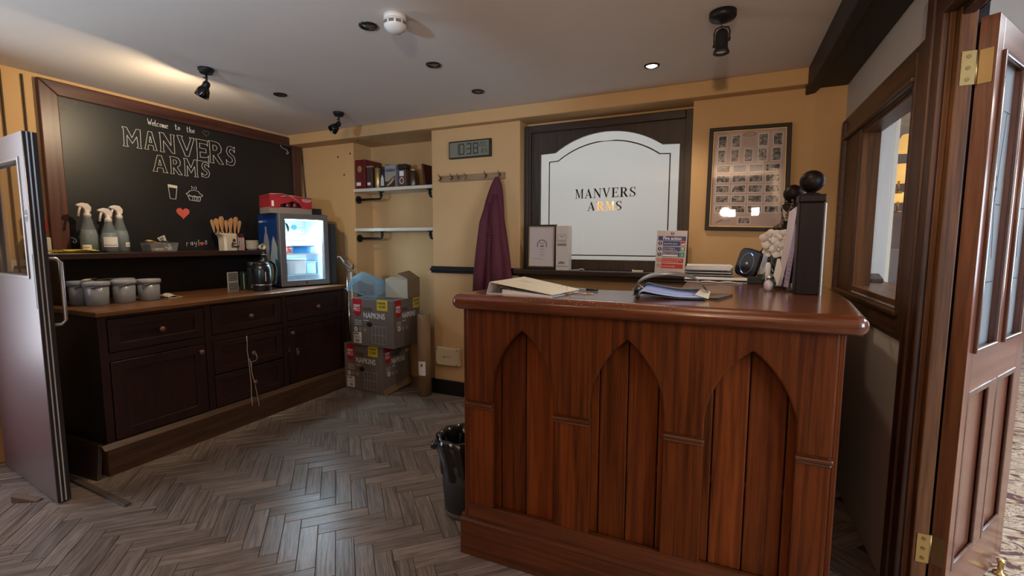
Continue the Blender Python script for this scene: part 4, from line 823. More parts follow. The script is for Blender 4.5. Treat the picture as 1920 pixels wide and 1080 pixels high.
part('print_word', text('Jim', .030, TJ @ Matrix.Translation((-.006, .048, 0)), .0008, bold=.0012, shear=.25), INK, jg); part('print_word', text('Beam', .030, TJ @ Matrix.Translation((-.008, .024, 0)), .0008, bold=.0012, shear=.25), INK, jg)
SPW = mat('spoon_wood', (.42, .21, .08), .6, noise=.2, nscale=60)
spl = ['wooden spoon leaning out of the jug over its spout', 'second wooden spoon from the spout of the jug', 'third wooden spoon from the spout of the jug', 'pointed wooden spoon standing in the middle of the jug', 'wooden spoon just right of the tallest one in the jug', 'broad wooden spoon facing forward in the jug', 'wooden spoon behind the broad one in the jug', 'wooden spoon leaning towards the handle of the jug', 'last wooden spoon over the handle of the jug']
for i in range(9):
    f = i / 8; y = -.048 + .088 * f; ly = (f - .5) * .09 - .01
    t = thing('wooden_spoon', spl[i], 'spoon', (-3.68 + .014 * ((i % 3) - 1), 2.503 + y * .6, ZS + .012), group='wooden spoons in the jug')
    part('shaft', B().tube([(0, 0, 0), (0, ly * .9, .14)], .004, 6), SPW, t)
    hw = .015 + .004 * (i % 2); ht = .16 + .03 * ((i * 5) % 4) / 3 + .02
    part('bowl', B().prism([(-.004, .13), (.004, .13), (hw, ht + .02), (hw * .9, ht + .045), (0, ht + .055), (-hw * .9, ht + .045), (-hw, ht + .02)], (.002, ly * .9, 0), (0, 1, .0), (0, (f - .5) * .35, 1), .006), SPW, t, bevel=.002)
# carton
mc = thing('milk_carton', 'small cream drink carton with a dark maroon gable top', 'carton', (-3.72, 2.615, ZS), .1)
part('body', B().box(-.033, .033, -.036, .036, 0, .105), mat('carton_cream', (.45, .36, .32), .5), mc, bevel=.002)
part('gable', B().prism([(-.036, .105), (.036, .105), (.022, .140), (-.022, .140)], (-.033, 0, 0), (0, 1, 0), (0, 0, 1), .066), mat('carton_maroon', (.10, .018, .025), .5), mc); part('print', B().box(.0331, .0338, -.012, .03, .008, .05), mat('carton_pink', (.50, .30, .30), .5), mc)
part('print_logo', B().box(.0331, .0338, -.034, -.016, .05, .075), INK, mc)
# ramekins
RMK = mat('ramekin_cream', (.50, .42, .30), .35)
rl = ['lowest', 'second lowest', 'middle', 'second highest', 'topmost']
for i in range(5):
    t = thing('ramekin', rl[i] + ' cream dish in the main stack beside the small carton', 'dish', (-3.66, 2.70, ZS + i * .0145), group='stacked cream dishes')
    part('bowl', B().lathe([(.036, 0), (.047, .016), (.050, .020), (.050, .022), (.046, .019), (.034, .004)], n=24), RMK, t); part('rim', B().lathe([(.047, .018), (.051, .021), (.047, .024)], n=24, cap0=False, cap1=False), RMK, t)
t = thing('ramekin', 'small cream cup lying on its side beside the stack of dishes', 'dish', M=Matrix.Translation((-3.593, 2.735, ZS + .026)) @ Matrix.Rotation(R(80), 4, 'Y'), group='cream cups beside the stack')
part('bowl', B().lathe([(.02, -.025), (.026, .02), (.023, .02), (.018, -.018)], n=20), RMK, t); part('rim', B().lathe([(.025, .018), (.028, .021), (.025, .024)], n=20, cap0=False, cap1=False), RMK, t)
t = thing('ramekin', 'cream cup standing behind the cup that lies on its side', 'dish', (-3.75, 2.755, ZS), group='cream cups beside the stack'); part('bowl', B().lathe([(.025, 0), (.036, .045), (.033, .045), (.022, .005)], n=20), RMK, t); part('rim', B().lathe([(.035, .043), (.038, .046), (.035, .049)], n=20, cap0=False, cap1=False), RMK, t)
t = thing('bowl_lid', 'rounded cream lid lying on top of the standing cup', 'lid', (-3.75, 2.755, ZS + .05)); part('dome', B().lathe([(.034, 0), (.034, .006), (.02, .016), (.006, .019)], n=20), RMK, t); part('knob', B().ball((0, 0, .02), .005, 10), RMK, t)

# ---------------------------------------------------------------- on the dresser worktop
ZD = .918
TUBG = mat('grey_tub_plastic', (.20, .21, .235), .32, spec=.6, noise=.1, nscale=6); TUBL = mat('grey_tub_lid', (.27, .28, .31), .35)
def tub(loc, label, r=.059, h=.122):
    t = thing('catering_tub', label, 'tub', loc, group='grey lidded tubs on the dresser')
    part('body', B().lathe([(r * .88, 0), (r * .92, .005), (r, h)], n=28), TUBG, t); part('lid', B().lathe([(r + .004, h - .004), (r + .006, h), (r + .006, h + .018), (r + .002, h + .021), (r - .006, h + .021), (r - .010, h + .016)], n=28), TUBL, t)
    part('handle', B().tube([(r + .006, .0, h + .002), (r * .80, -r * .72, h - .012), (0, -r - .008, h - .004)], .003, 6), TUBL, t); return t
tub((-3.42, 1.492, ZD), 'grey lidded tub standing foremost at the end of the dresser')
tub((-3.42, 1.632, ZD), 'middle one of the three grey lidded tubs in the front row')
tub((-3.42, 1.772, ZD), 'grey lidded tub next to the folded tea towel', .060, .118)
tub((-3.55, 1.47, ZD), 'grey lidded tub behind the foremost one, against the hutch side')
tub((-3.57, 1.70, ZD), 'grey lidded tub in the second row of tubs')
t = thing('paint_brush', 'paint brush with a pale wooden handle lying on the tub lids', 'brush', (-3.50, 1.48, ZD + .145), .9)
part('handle', B().box(-.012, .012, -.04, .04, 0, .010), mat('pale_wood', (.52, .40, .30), .6), t, bevel=.004); part('ferrule', B().box(-.014, .014, .04, .06, 0, .010), STEELD, t); part('bristles', B().box(-.014, .014, .06, .12, 0, .009), mat('bristle', (.18, .15, .14), .9), t)
t = thing('kitchen_knife', 'long grey palette knife lying across the rear tub lids', 'utensil', (-3.56, 1.60, ZD + .144), .2); part('blade', B().box(-.010, .010, -.05, .12, 0, .003), STEELD, t); part('handle', B().box(-.009, .009, -.12, -.05, 0, .012), BLACKM, t, bevel=.003)
t = thing('tea_towel', 'folded checked tea towel beside the grey tubs', 'towel', (-3.42, 1.895, ZD), .2)
g = [[(-.05 + .1 * i / 8, -.055 + .11 * j / 8, .004 + .034 * math.exp(-((j - 2.5) / 3) ** 2) * (1 - abs(i - 4) / 7) + .002 * math.sin(i * 2 + j)) for j in range(9)] for i in range(9)]
TW_ = mat('tea_towel_cloth', (.42, .36, .28), .9, noise=.6, nscale=45); part('fabric', B().sheet(g), TW_, t, solid=.003); part('lower_fold', B().box(-.05, .05, -.052, .05, 0, .007), TW_, t, bevel=.003)
t = thing('patterned_card', 'small card with rows of black dots leaning upright on the dresser', 'card', (-3.45, 2.365, ZD), .15)
T = frame((.012, -.055, 0), (0, 1, 0), UP); part('card', B(T).box(0, .095, 0, .150, -.006, 0), mat('card_grey', (.36, .33, .31), .6), t, bevel=.001)
b = B(T)
for r_ in range(11):
    for c_ in range(8):
        if r_ not in (5,): b.box(.008 + c_ * .0102, .0155 + c_ * .0102, .008 + r_ * .0125, .0165 + r_ * .0125, 0, .0008)
part('dot_pattern', b, INK, t, kind='stuff')
t = thing('coffee_box', 'dark box beside the dotted card on the dresser', 'box', (-3.46, 2.455, ZD), .1); part('body', B().box(-.02, .02, -.012, .02, 0, .145), mat('dark_green_box', (.012, .022, .014), .5), t, bevel=.002); part('edge_print', B().box(.02, .0206, -.010, -.004, .01, .135), LGREY, t)
t = thing('coffee_canister', 'dark canister with a cream label between the card and the kettle', 'jar', (-3.42, 2.515, ZD)); part('body', B().lathe([(.042, 0), (.044, .005), (.044, .16), (.038, .18)], n=24), mat('dark_green_jar', (.010, .016, .010), .2), t); part('lid', B().lathe([(.036, .18), (.040, .185), (.040, .215), (.03, .225)], n=24), BLACK, t)
g = [[(.0448 * math.cos(a), .0448 * math.sin(a), z) for a in [-.9 + .15 * i for i in range(8)]] for z in (.02, .13)]; part('label', B().sheet(g), PAPERC, t)
g = [[(.0448 * math.cos(a), .0448 * math.sin(a), z) for a in [.55 + .1 * i for i in range(4)]] for z in (.02, .13)]; part('label_green', B().sheet(g), mat('label_green', (.10, .22, .04), .5), t)
kt = thing('electric_kettle', 'glossy black electric kettle with a chrome band in front of the fridge', 'kettle', (-3.30, 2.50, ZD))
part('body', B().lathe([(.066, 0), (.068, .006), (.068, .035), (.072, .05), (.070, .16), (.062, .205)], n=32), mat('kettle_black', (.008, .008, .010), .28, ), kt)
part('band', B().lathe([(.0725, .045), (.0735, .047), (.0735, .051), (.0725, .053)], n=32, cap0=False, cap1=False), CHROME, kt)
part('lid', B().lathe([(.062, .205), (.060, .215), (.030, .228), (.012, .23), (.012, .24), (.004, .244)], n=32), BLACK, kt)
part('spout', B().hexa([(-.012, -.085, .17), (.012, -.085, .17), (.018, -.055, .15), (-.018, -.055, .15)], [(-.012, -.09, .205), (.012, -.09, .205), (.02, -.05, .205), (-.02, -.05, .205)]), BLACK, kt, bevel=.003)
part('handle', B().tube([(0, .05, .222), (0, .09, .225), (0, .118, .205), (0, .128, .15), (0, .122, .09), (0, .105, .055), (0, .07, .05)], .012, 10), BLACK, kt); part('gauge', B().box(.0695, .0715, -.022, -.014, .075, .15), LGREY, kt, bevel=.001)
t = thing('water_filter', 'slim black bottle standing right behind the kettle', 'bottle', (-3.47, 2.66, ZD)); part('body', B().lathe([(.03, 0), (.032, .22), (.018, .27)], n=20), BLACK, t); part('cap', B().lathe([(.02, .265), (.02, .30), (.012, .305)], n=20), BLACK, t); part('cap_ring', B().lathe([(.0205, .275), (.0205, .28)], n=20), LGREY, t)

# ---------------------------------------------------------------- mini fridge
FM = Matrix.Translation((-3.317, 2.695, ZD + .012)) @ Matrix.Rotation(R(75), 4, 'Z')   # local x along the front, y into the fridge
fr = thing('mini_fridge', 'mini fridge with lit glass door and blue printed side on the dresser', 'fridge', M=FM)
FW, FH, FDp = .425, .605, .40
FGREY = mat('fridge_silver', (.22, .22, .23), .35, .6); FIN = mat('fridge_liner', (.75, .82, .88), .35)
b = B(); b.box(.0, .016, .045, FDp, 0, FH); b.box(FW - .016, FW, .045, FDp, 0, FH); b.box(.016, FW - .016, .045, FDp, FH - .03, FH); b.box(.016, FW - .016, .045, FDp, 0, .03); b.box(.016, FW - .016, FDp - .012, FDp, .03, FH - .03)
part('cabinet', b, mat('fridge_dark', (.02, .02, .025), .4), fr, bevel=.003)
b = B(); b.box(.016, .024, .046, .385, .03, FH - .03); b.box(FW - .024, FW - .016, .046, .385, .03, FH - .03); b.box(.024, FW - .024, .046, .385, FH - .038, FH - .03); b.box(.024, FW - .024, .046, .385, .03, .038); b.box(.024, FW - .024, .378, .386, .038, FH - .038)
part('liner', b, FIN, fr)
TD = frame((0, 0, 0), (1, 0, 0), UP)
part('door_frame', shape([rect(0, FW, 0, FH), rect(.05, FW - .045, .045, FH - .045)], .044, frame((0, .044, 0), (1, 0, 0), UP)), FGREY, fr, bevel=.004)
part('door_glass', B().box(.045, FW - .04, .020, .024, .04, FH - .04), GLASS, fr)
part('light_strip', B().box(.06, FW - .06, .05, .062, FH - .052, FH - .042), mat('fridge_led', (.8, .9, 1), .5, emit=(.62, .86, 1), es=22), fr)
fr_l = bpy.data.lights.new('fridge_lamp', 'AREA'); fr_l.shape = 'RECTANGLE'; fr_l.size = .32; fr_l.size_y = .05; fr_l.energy = 9; fr_l.color = (.62, .86, 1)
for sx in (.030, FW - .030):
    fl_ = bpy.data.lights.new('fridge_strip', 'AREA'); fl_.shape = 'RECTANGLE'; fl_.size = .012; fl_.size_y = .48; fl_.energy = 9; fl_.color = (.60, .84, 1)
    so = bpy.data.objects.new('fridge_strip', fl_); COL.objects.link(so); so.matrix_world = FM @ Matrix.Translation((sx, .052, .30)) @ Matrix.Rotation(R(-90), 4, 'X')
lo = bpy.data.objects.new('fridge_lamp', fr_l); COL.objects.link(lo); lo.matrix_world = FM @ Matrix.Translation((FW / 2, .09, FH - .055)) @ Matrix.Rotation(R(-14), 4, 'X')
TI = frame((0, .3775, 0), (1, 0, 0), UP)
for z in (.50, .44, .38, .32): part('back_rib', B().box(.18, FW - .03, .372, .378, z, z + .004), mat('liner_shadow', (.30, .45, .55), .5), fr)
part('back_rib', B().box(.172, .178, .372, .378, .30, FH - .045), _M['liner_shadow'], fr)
GB = mat('blue_print', (.05, .25, .38), .5)
part('thermostat', B().cyl((.30, .378, .505), (.30, .365, .505), .022), GB, fr); part('vent_disc', B().cyl((.12, .378, .505), (.12, .370, .505), .018), GB, fr); part('vent_disc', B().cyl((.12, .378, .46), (.12, .370, .46), .010), GB, fr)
part('window_sticker', shape([[(.055, .53), (.075, .52), (.088, .495), (.088, .47), (.078, .45), (.066, .50)]], .0008, frame((0, .0195, 0), (1, 0, 0), UP)), mat('teal_sticker', (.01, .10, .12), .5), fr)
part('shelf', B().box(.026, FW - .026, .06, .37, .262, .267), glassy('fridge_shelf', (.8, .92, 1), .15, .1, milk=.3), fr); part('shelf_edge', B().box(.026, FW - .026, .055, .062, .258, .270), WHITE, fr)
part('tray', B().box(.03, FW - .03, .07, .36, .04, .085), glassy('fridge_drawer', (.85, .9, .88), .15, .1, milk=.4), fr, bevel=.004)
part('lock', B().cyl((FW / 2, 0, .022), (FW / 2, -.004, .022), .009), CHROME, fr); part('foot', B().cyl((.03, .03, -.012), (.03, .03, 0), .012).cyl((FW - .03, .03, -.012), (FW - .03, .03, 0), .012).cyl((.03, .36, -.012), (.03, .36, 0), .012).cyl((FW - .03, .36, -.012), (FW - .03, .36, 0), .012), BLACK, fr)
# printed blue side
TSd = FM @ frame((-.0006, .40, 0), (0, -1, 0), UP)
sp = part('side_print', B(TSd).box(0, .355, .002, FH - .002, 0, .0008), mat('fridge_blue', (.004, .035, .16), .4, noise=.3, nscale=6), fr, world=True)
def sd(loops, m, n, d=.001): part(n, shape(loops, .0005, TSd @ Matrix.Translation((0, 0, d))), m, sp, world=True)
sd([[(.20, .02), (.30, .02), (.35, .10), (.35, .33), (.31, .39), (.285, .42), (.26, .38), (.24, .30), (.22, .26), (.20, .2)]], mat('cloud_print', (.30, .35, .36), .5), 'cloud_print')
sd([[(.10, .14), (.20, .14), (.205, .33), (.195, .39), (.175, .44), (.165, .45), (.165, .50), (.135, .50), (.135, .45), (.125, .44), (.105, .39), (.095, .33)]], mat('bottle_print', (.24, .25, .26), .5), 'bottle_print', .0015)
sd([[(.30, .05), (.35, .05), (.35, .22), (.31, .23)]], mat('teal_print', (.01, .09, .16), .5), 'teal_print', .002)
part('brand_text', text('smart', .034, TSd @ Matrix.Translation((.018, .535, .001)), .0006, bold=.0006), WHITE, sp, world=True); part('brand_text', text('water', .034, TSd @ Matrix.Translation((.100, .535, .001)), .0006), mat('pale_blue_print', (.10, .20, .45), .5), sp, world=True)
# things inside the fridge
def inF(n, lab, cat, x, y, z, g='things in the lit fridge'): return thing(n, lab, cat, M=FM @ Matrix.Translation((x, y, z)), group=g)
t = inF('food_tray', 'dark blue food tray on the upper shelf of the lit fridge', 'tray', .27, .20, .268); part('base', B().box(-.095, .095, -.06, .06, 0, .065), mat('tray_navy', (.008, .06, .14), .3), t, bevel=.005); part('rim', shape([rect(-.1, .1, -.065, .065), rect(-.09, .09, -.055, .055)], .005, Matrix.Translation((0, 0, .065))), _M['tray_navy'], t)
t = inF('sauce_jar', 'squat red jar on the upper shelf of the lit fridge', 'jar', .115, .12, .268); part('body', B().lathe([(.03, 0), (.032, .045), (.028, .055)], n=20), mat('sauce_red', (.20, .03, .015), .3), t); part('lid', B().lathe([(.03, .055), (.03, .068), (.026, .07)], n=20), mat('lid_red', (.12, .02, .02), .4), t)
t = inF('milk_bottle', 'small blue labelled pot in the corner of the upper fridge shelf', 'pot', .075, .20, .268); part('body', B().lathe([(.028, 0), (.03, .06), (.02, .085)], n=18), mat('blue_pot', (.02, .06, .3), .3), t); part('lid', B().lathe([(.02, .085), (.02, .1)], n=18), WHITE, t)
t = inF('storage_box', 'large white storage box in the lower part of the lit fridge', 'box', .19, .22, .086); part('body', B().box(-.085, .085, -.1, .1, 0, .125), WHITE, t, bevel=.01); part('lid', B().box(-.09, .09, -.105, .105, .125, .14), WHITE, t, bevel=.004)
t = inF('storage_box', 'pale blue storage box beside the large white one in the fridge', 'box', .335, .24, .086); part('body', B().box(-.045, .045, -.09, .09, 0, .10), mat('pale_blue_box', (.35, .55, .65), .4), t, bevel=.006); part('lid', B().box(-.048, .048, -.093, .093, .10, .11), _M['pale_blue_box'], t, bevel=.003)
t = inF('tall_bottle', 'tall dark bottle standing at the side of the lit fridge', 'bottle', .066, .085, .086); part('body', B().lathe([(.022, 0), (.023, .10), (.012, .125), (.011, .155)], n=18), mat('bottle_dark_teal', (.01, .07, .10), .2), t); part('cap', B().lathe([(.012, .15), (.012, .165)], n=18), BLACK, t)
# on top of the fridge
FT = FM @ Matrix.Translation((0, 0, FH))
t = thing('drinks_pack', 'torn red shrink-wrapped pack of drinks on top of the fridge', 'drinks pack', M=FT @ Matrix.Translation((-.055, .03, 0)) @ Matrix.Rotation(R(-3), 4, 'Z'))
part('tray', B().box(0, .345, 0, .22, 0, .05), mat('pack_card', (.22, .17, .14), .8, noise=.1), t, bevel=.002)
REDW = mat('pack_red_film', (.33, .022, .028), .28, noise=.25, nscale=12)
b = B(); b.prism([(0, .045), (.0, .155), (.345, .135), (.345, .045), (.26, .045), (.245, .085), (.19, .105), (.13, .085), (.085, .075), (.075, .045)], (0, .002, 0), (1, 0, 0), (0, 0, 1), .004); b.hexa([(0, .0, .13), (.345, .0, .12), (.345, .22, .12), (0, .22, .13)], [(0, .0, .155), (.345, .0, .135), (.345, .22, .13), (0, .22, .15)]); b.box(0, .004, 0, .22, .05, .135); b.box(.341, .345, 0, .22, .05, .125)
part('film', b, REDW, t); b = B(); b.tube([(.0, -.004, .152), (.09, -.006, .158), (.16, -.006, .15), (.09, -.008, .135)], .004, 6); b.tube([(.15, -.006, .15), (.22, -.008, .115), (.25, -.006, .07)], .003, 6); b.tube([(.16, -.006, .150), (.25, -.006, .142), (.34, -.004, .136)], .0025, 6); part('film_crease', b, mat('film_pink', (.5, .16, .14), .3), t)
part('badge', shape([[(.262, .128), (.338, .124), (.334, .108), (.300, .100), (.266, .108)], [(.266, .125), (.334, .121), (.331, .110), (.300, .103), (.269, .110)]], .001, frame((0, -.003, 0), (1, 0, 0), UP)), LGREY, t); part('badge_text', text('ENERGY', .016, frame((.270, -.003, .109), (1, 0, -.05), UP), .0008), LGREY, t)
part('barcode', B().box(.015, .032, -.004, .0, .055, .10), PAPER, t)
for i, x in enumerate((.04, .10, .16, .22, .29)): part('can', B().lathe([(.028, .052), (.030, .06), (.030, .118), (.024, .124)], (x, .045, 0), 18), mat('can_dark_red', (.10, .012, .015), .25, .3), t)
t = thing('small_box', 'small dark box at the far front corner of the fridge top', 'box', M=FT @ Matrix.Translation((.31, .10, 0))); part('body', B().box(0, .115, 0, .12, .008, .06), mat('dark_brown_box', (.035, .025, .02), .6), t, bevel=.003); part('base', B().box(.0, .125, -.03, .12, 0, .008), BLACK, t)
t = thing('speaker_box', 'dark grey upright box standing between the fridge and the corner', 'box', M=FM @ Matrix.Translation((FW + .012, .03, -.012))); part('body', B().box(0, .075, 0, .16, 0, .545), mat('dark_grey_box', (.030, .030, .034), .5), t, bevel=.004); part('base', B().box(-.003, .078, -.003, .163, 0, .015), BLACK, t)
# crutch
t = thing('crutch', 'grey elbow crutch standing in the gap beyond the dresser', 'crutch', (-3.09, 3.235, 0))
CRG = mat('crutch_grey', (.30, .30, .31), .4, .3); part('pole', B().cyl((-.01, 0, 0), (-.03, -.01, 1.06), .011), CHROME, t); part('pole', B().cyl((.03, .0, .12), (.015, 0, 1.03), .010), CRG, t)
part('grip', B().tube([(-.115, -.02, 1.155), (-.09, -.02, 1.15), (-.055, -.015, 1.11), (-.01, 0, 1.075), (.03, 0, 1.065), (.035, 0, 1.10)], .012, 10, rr=[.008, .015, .017, .014, .014, .008]), mat('crutch_dark', (.07, .07, .075), .4), t); part('grip_edge', B().tube([(-.12, -.028, 1.15), (-.115, -.03, 1.17), (-.085, -.03, 1.165), (-.04, -.025, 1.12)], .005, 8), WHITE, t); part('rubber_foot', B().cyl((-.01, 0, 0), (-.01, 0, .03), .016), BLACK, t)
t = thing('folded_board', 'grey board leaning in the gap behind the napkin cartons', 'board', (-3.02, 3.25, 0)); part('panel', B().box(-.10, -.02, .10, .13, .0, .84), mat('board_grey', (.12, .11, .10), .6), t, bevel=.004); part('edge', B().box(-.108, -.100, .10, .13, .0, .84), CRG, t)
# ================================================================ NAPKIN CARTONS
def napkin_carton(label, M, W, D, Hh, open_side=False):
    t = thing('napkin_carton', label, 'carton', M=M, group='stacked napkin cartons')
    part('body', B().box(0, W, 0, D, 0, Hh), CARD, t, bevel=.003)
    for i, (T, w_) in enumerate(((frame((0, -.0004, 0), (1, 0, 0), UP), W), (frame((W + .0004, 0, 0), (0, 1, 0), UP), D))):
        k = w_ / .46; k = max(k, .72)
        sh = part('logo_shield', shape([[(.03 * k, Hh)] + [(.03 * k + .095 * k * (1 + math.cos(a)) / 2, Hh - .095 + .055 * math.sin(a)) for a in [math.pi + math.pi * i_ / 12 for i_ in range(13)]] + [(.125 * k, Hh)]], .0008, T), RED, t)
        d = T @ Matrix.Translation((0, 0, .0008))
        part('logo_text', text('cater', .042, d @ Matrix.Translation((.037 * k, Hh - .070, 0)), .0006, sx=.85 * k, bold=.0008), PAPER, sh); part('logo_text', text('PRO', .044, d @ Matrix.Translation((.036 * k, Hh - .108, 0)), .0006, sx=.88 * k, bold=.0004), PAPER, sh)
        part('print_word', text('PAPER', .042, T @ Matrix.Translation((.142 * k, Hh - .100, 0)), .0006, sx=.82 * k), INK, t)
        part('print_word', text('NAPKINS', .066, T @ Matrix.Translation((.140 * k, Hh - .160, 0)), .0006, sx=.86 * k, bold=.0008), PAPER, t)
        st = part('price_flash', shape([rect(.29 * k if i == 0 else w_ - .10, .40 * k if i == 0 else w_ - .01, Hh - .09, Hh)], .0008, T), YELP, t)
        x0 = .296 * k if i == 0 else w_ - .096
        part('flash_text', text('CHEAPER', .026, d @ Matrix.Translation((x0, Hh - .035, 0)), .0006, sx=.78, bold=.0006), INK, st); part('flash_text', text('£CASE', .030, d @ Matrix.Translation((x0 + .012, Hh - .066, 0)), .0006, sx=.85, bold=.0006), INK, st)
        g = []
        for j in range(3): g.append(rect(.12 * k + 0, .2 * k, Hh - .182 - j * .0, Hh - .180 - j * .0)) if j == 0 else None
        part('small_print', joinmesh([shape([rect(.142 * k, .20 * k, Hh - .185, Hh - .178)], .0006, T)] + [shape([rect(.045 * k, .12 * k, Hh - .19 - j * .018, Hh - .184 - j * .018)], .0006, T) for j in range(3)]), LGREY, t)
        for j in range(3):
            cx = (.055 + j * .05) * k if i == 0 else .03 + (.05 + j * .065) * k * 1.0
            cz = Hh - .265 if i == 0 else Hh - .245
            part('round_mark', shape([circ(cx, cz, .019)], .0008, T), PAPER if j == 0 else mat('tan_mark', (.30, .20, .15), .7), t)
            if j == 0: part('mark_detail', shape([[(cx - .010, cz + .008), (cx + .010, cz + .008), (cx, cz - .012)]], .0006, d), INKG, t)
        if i == 0:
            lb = part('pallet_label', shape([rect(.028, .118, .018, .115)], .0008, T), PAPER, t)
            part('label_text', text('NAPKIN', .017, d @ Matrix.Translation((.036, .096, 0)), .0006, sx=.9, bold=.0008), INK, lb)
            part('label_bars', joinmesh([shape([rect(.055 + j * .005, .0575 + j * .005, .03, .05)], .0006, d) for j in range(8)] + [shape([rect(.040, .105, .08 - j * .009, .082 - j * .009)], .0006, d) for j in range(3)]), INK, lb)
            ls = [rect(.235, .385, .03, .18)]; gr = []
            for a in range(5): gr.append(shape([rect(.235 + a * .0375 - .0008, .235 + a * .0375 + .0008, .03, .18)], .0006, T))
            for a in range(3): gr.append(shape([rect(.235, .385, .03 + a * .075 - .0008, .03 + a * .075 + .0008)], .0006, T))
            part('size_diagram', joinmesh(gr), LGREY, t); part('hand_hole', shape([circ(.21, Hh - .215, .032, 20, ry=.021)], .0008, T), BLACKM, t)
    # box flaps folded shut with a torn flap on the right side
    part('tape', B().box(W * .0 + .01, W - .01, D / 2 - .025, D / 2 + .025, Hh, Hh + .0008), mat('clear_tape', (.26, .19, .13), .3), t)
    if open_side:
        part('torn_flap', B().hexa([(W + .001, .0, 0), (W + .03, .0, .0), (W + .03, .33, .03), (W + .001, .33, .03)], [(W + .001, .0, .035), (W + .02, .0, .05), (W + .006, .33, .09), (W + .001, .33, .06)]), CARDB, t, bevel=.002)
        part('bent_corner', B().prism([(.0, .02), (.07, .03), (.10, .10), (.04, .09)], (W + .002, .20, Hh - .13), (.12, .95, .05), (-.1, 0, 1), .003), mat('torn_board', (.22, .18, .15), .7), t)
    return t
napkin_carton('lower grey napkin carton with a torn side on the floor beside the dresser', Matrix.Translation((-3.042, 3.082, 0)) @ Matrix.Rotation(R(-3.5), 4, 'Z'), .458, .335, .410, True)
napkin_carton('upper grey napkin carton stacked on the torn one', Matrix.Translation((-2.925, 3.05, .412)) @ Matrix.Rotation(R(-.5), 4, 'Z'), .468, .36, .405, False)
ob_ = thing('cardboard_box', 'open brown cardboard box with one raised flap on the cartons', 'box', (-2.44, 3.22, .819), R(4))
b = B(); Wb, Db, Hb = .23, .19, .17
b.box(-Wb, 0, 0, .004, 0, Hb - .01); b.box(-Wb, 0, Db - .004, Db, 0, Hb); b.box(-Wb, -Wb + .004, 0, Db, 0, Hb - .01); b.box(-Wb, 0, 0, Db, 0, .004)
part('walls', b, CARDL, ob_); part('side_wall', B().box(-.004, .001, 0, Db, 0, Hb), CARDB, ob_)
part('flap', B().hexa([(-Wb, 0, Hb - .012), (-.005, 0, Hb - .012), (-.005, .09, Hb + .0), (-Wb, .09, Hb + .0)], [(-Wb, 0, Hb - .008), (-.005, 0, Hb - .008), (-.005, .09, Hb + .004), (-Wb, .09, Hb + .004)]), CARDL, ob_)
part('raised_flap', B().hexa([(-.004, .0, Hb), (.0, .0, Hb), (.0, Db, Hb), (-.004, Db, Hb)], [(-.105, .0, Hb + .04), (-.10, .0, Hb + .044), (-.10, Db - .01, Hb + .060), (-.105, Db - .01, Hb + .056)]), CARDB, ob_)
# clear tub lying tilted
MT = Matrix.Translation((-2.80, 3.13, .955)) @ Matrix.Rotation(R(8), 4, 'Z') @ Matrix.Rotation(R(16), 4, 'Y') @ Matrix.Rotation(R(200), 4, 'X')
ctb = thing('plastic_tub', 'empty clear plastic tub tipped upside down on the upper carton', 'tub', M=MT)
b = B(); r4 = lambda hx, hy, z: [(-hx, -hy, z), (hx, -hy, z), (hx, hy, z), (-hx, hy, z)]
b.rings([r4(.105, .068, -.04), r4(.14, .095, .068)], True, False, smooth=False)
TUBC = glassy('icy_clear_plastic', (.74, .88, .95), .16, .08, milk=.20, milkcol=(.72, .84, .92))
part('walls', b, TUBC, ctb, solid=.003, bevel=.006); part('rim', shape([rect(-.150, .150, -.105, .105), rect(-.139, .139, -.094, .094)], .006, Matrix.Translation((0, 0, .065))), TUBC, ctb)
# cardboard tube
tb_ = thing('cardboard_tube', 'tall cardboard postal tube leaning against the pier', 'tube', (-2.27, 3.205, 0))
part('tube', B().lathe([(.055, 0), (.055, .70), (.048, .70), (.048, .66)], n=28, cap1=False), CARDB, tb_); part('end_cap', B().lathe([(.048, .66), (.048, .662)], n=28), CARDL, tb_)
g = [[(.0556 * math.cos(a), .0556 * math.sin(a), z) for a in [-2.1 + .16 * i for i in range(9)]] for z in (.185, .305)]; part('label', B().sheet(g), PAPER, tb_)
g = [[(.056 * math.cos(a), .056 * math.sin(a), z) for a in [-1.6 + .12 * i for i in range(4)]] for z in (.26, .285)]; part('label_print', B().sheet(g), INKG, tb_)
# bin
bn = thing('waste_bin', 'black waste bin with a black bin liner beside the desk', 'bin', (-1.095, 1.865, 0))
BAG = mat('bin_liner_black', (.008, .008, .009), .16, spec=.7)
part('bucket', B().lathe([(.094, 0), (.096, .01), (.118, .34)], n=32, cap1=False), BLACKM, bn, solid=.003); part('base_ring', B().lathe([(.097, .004), (.100, .008), (.100, .026), (.097, .03)], n=32, cap0=False, cap1=False), mat('bin_base', (.09, .07, .055), .5), bn)
rs = []
for k, (z, r_) in enumerate(((.20, .112), (.26, .118), (.31, .126), (.35, .132), (.385, .130), (.387, .118), (.33, .110), (.22, .104), (.08, .09))):
    rs.append([((r_ + .006 * math.sin(9 * a + z * 20) + .004 * math.sin(17 * a + k)) * math.cos(a), (r_ + .006 * math.sin(9 * a + z * 20)) * math.sin(a), z + .008 * math.sin(5 * a + k) * (k < 2)) for a in [2 * math.pi * i / 60 for i in range(60)]])
part('bin_liner', B().rings(rs, False, False), BAG, bn); part('liner_knot', B().tube([(-.118, -.03, .325), (-.150, -.035, .315), (-.168, -.04, .30)], .014, 8, rr=[.012, .024, .006]), BAG, bn)

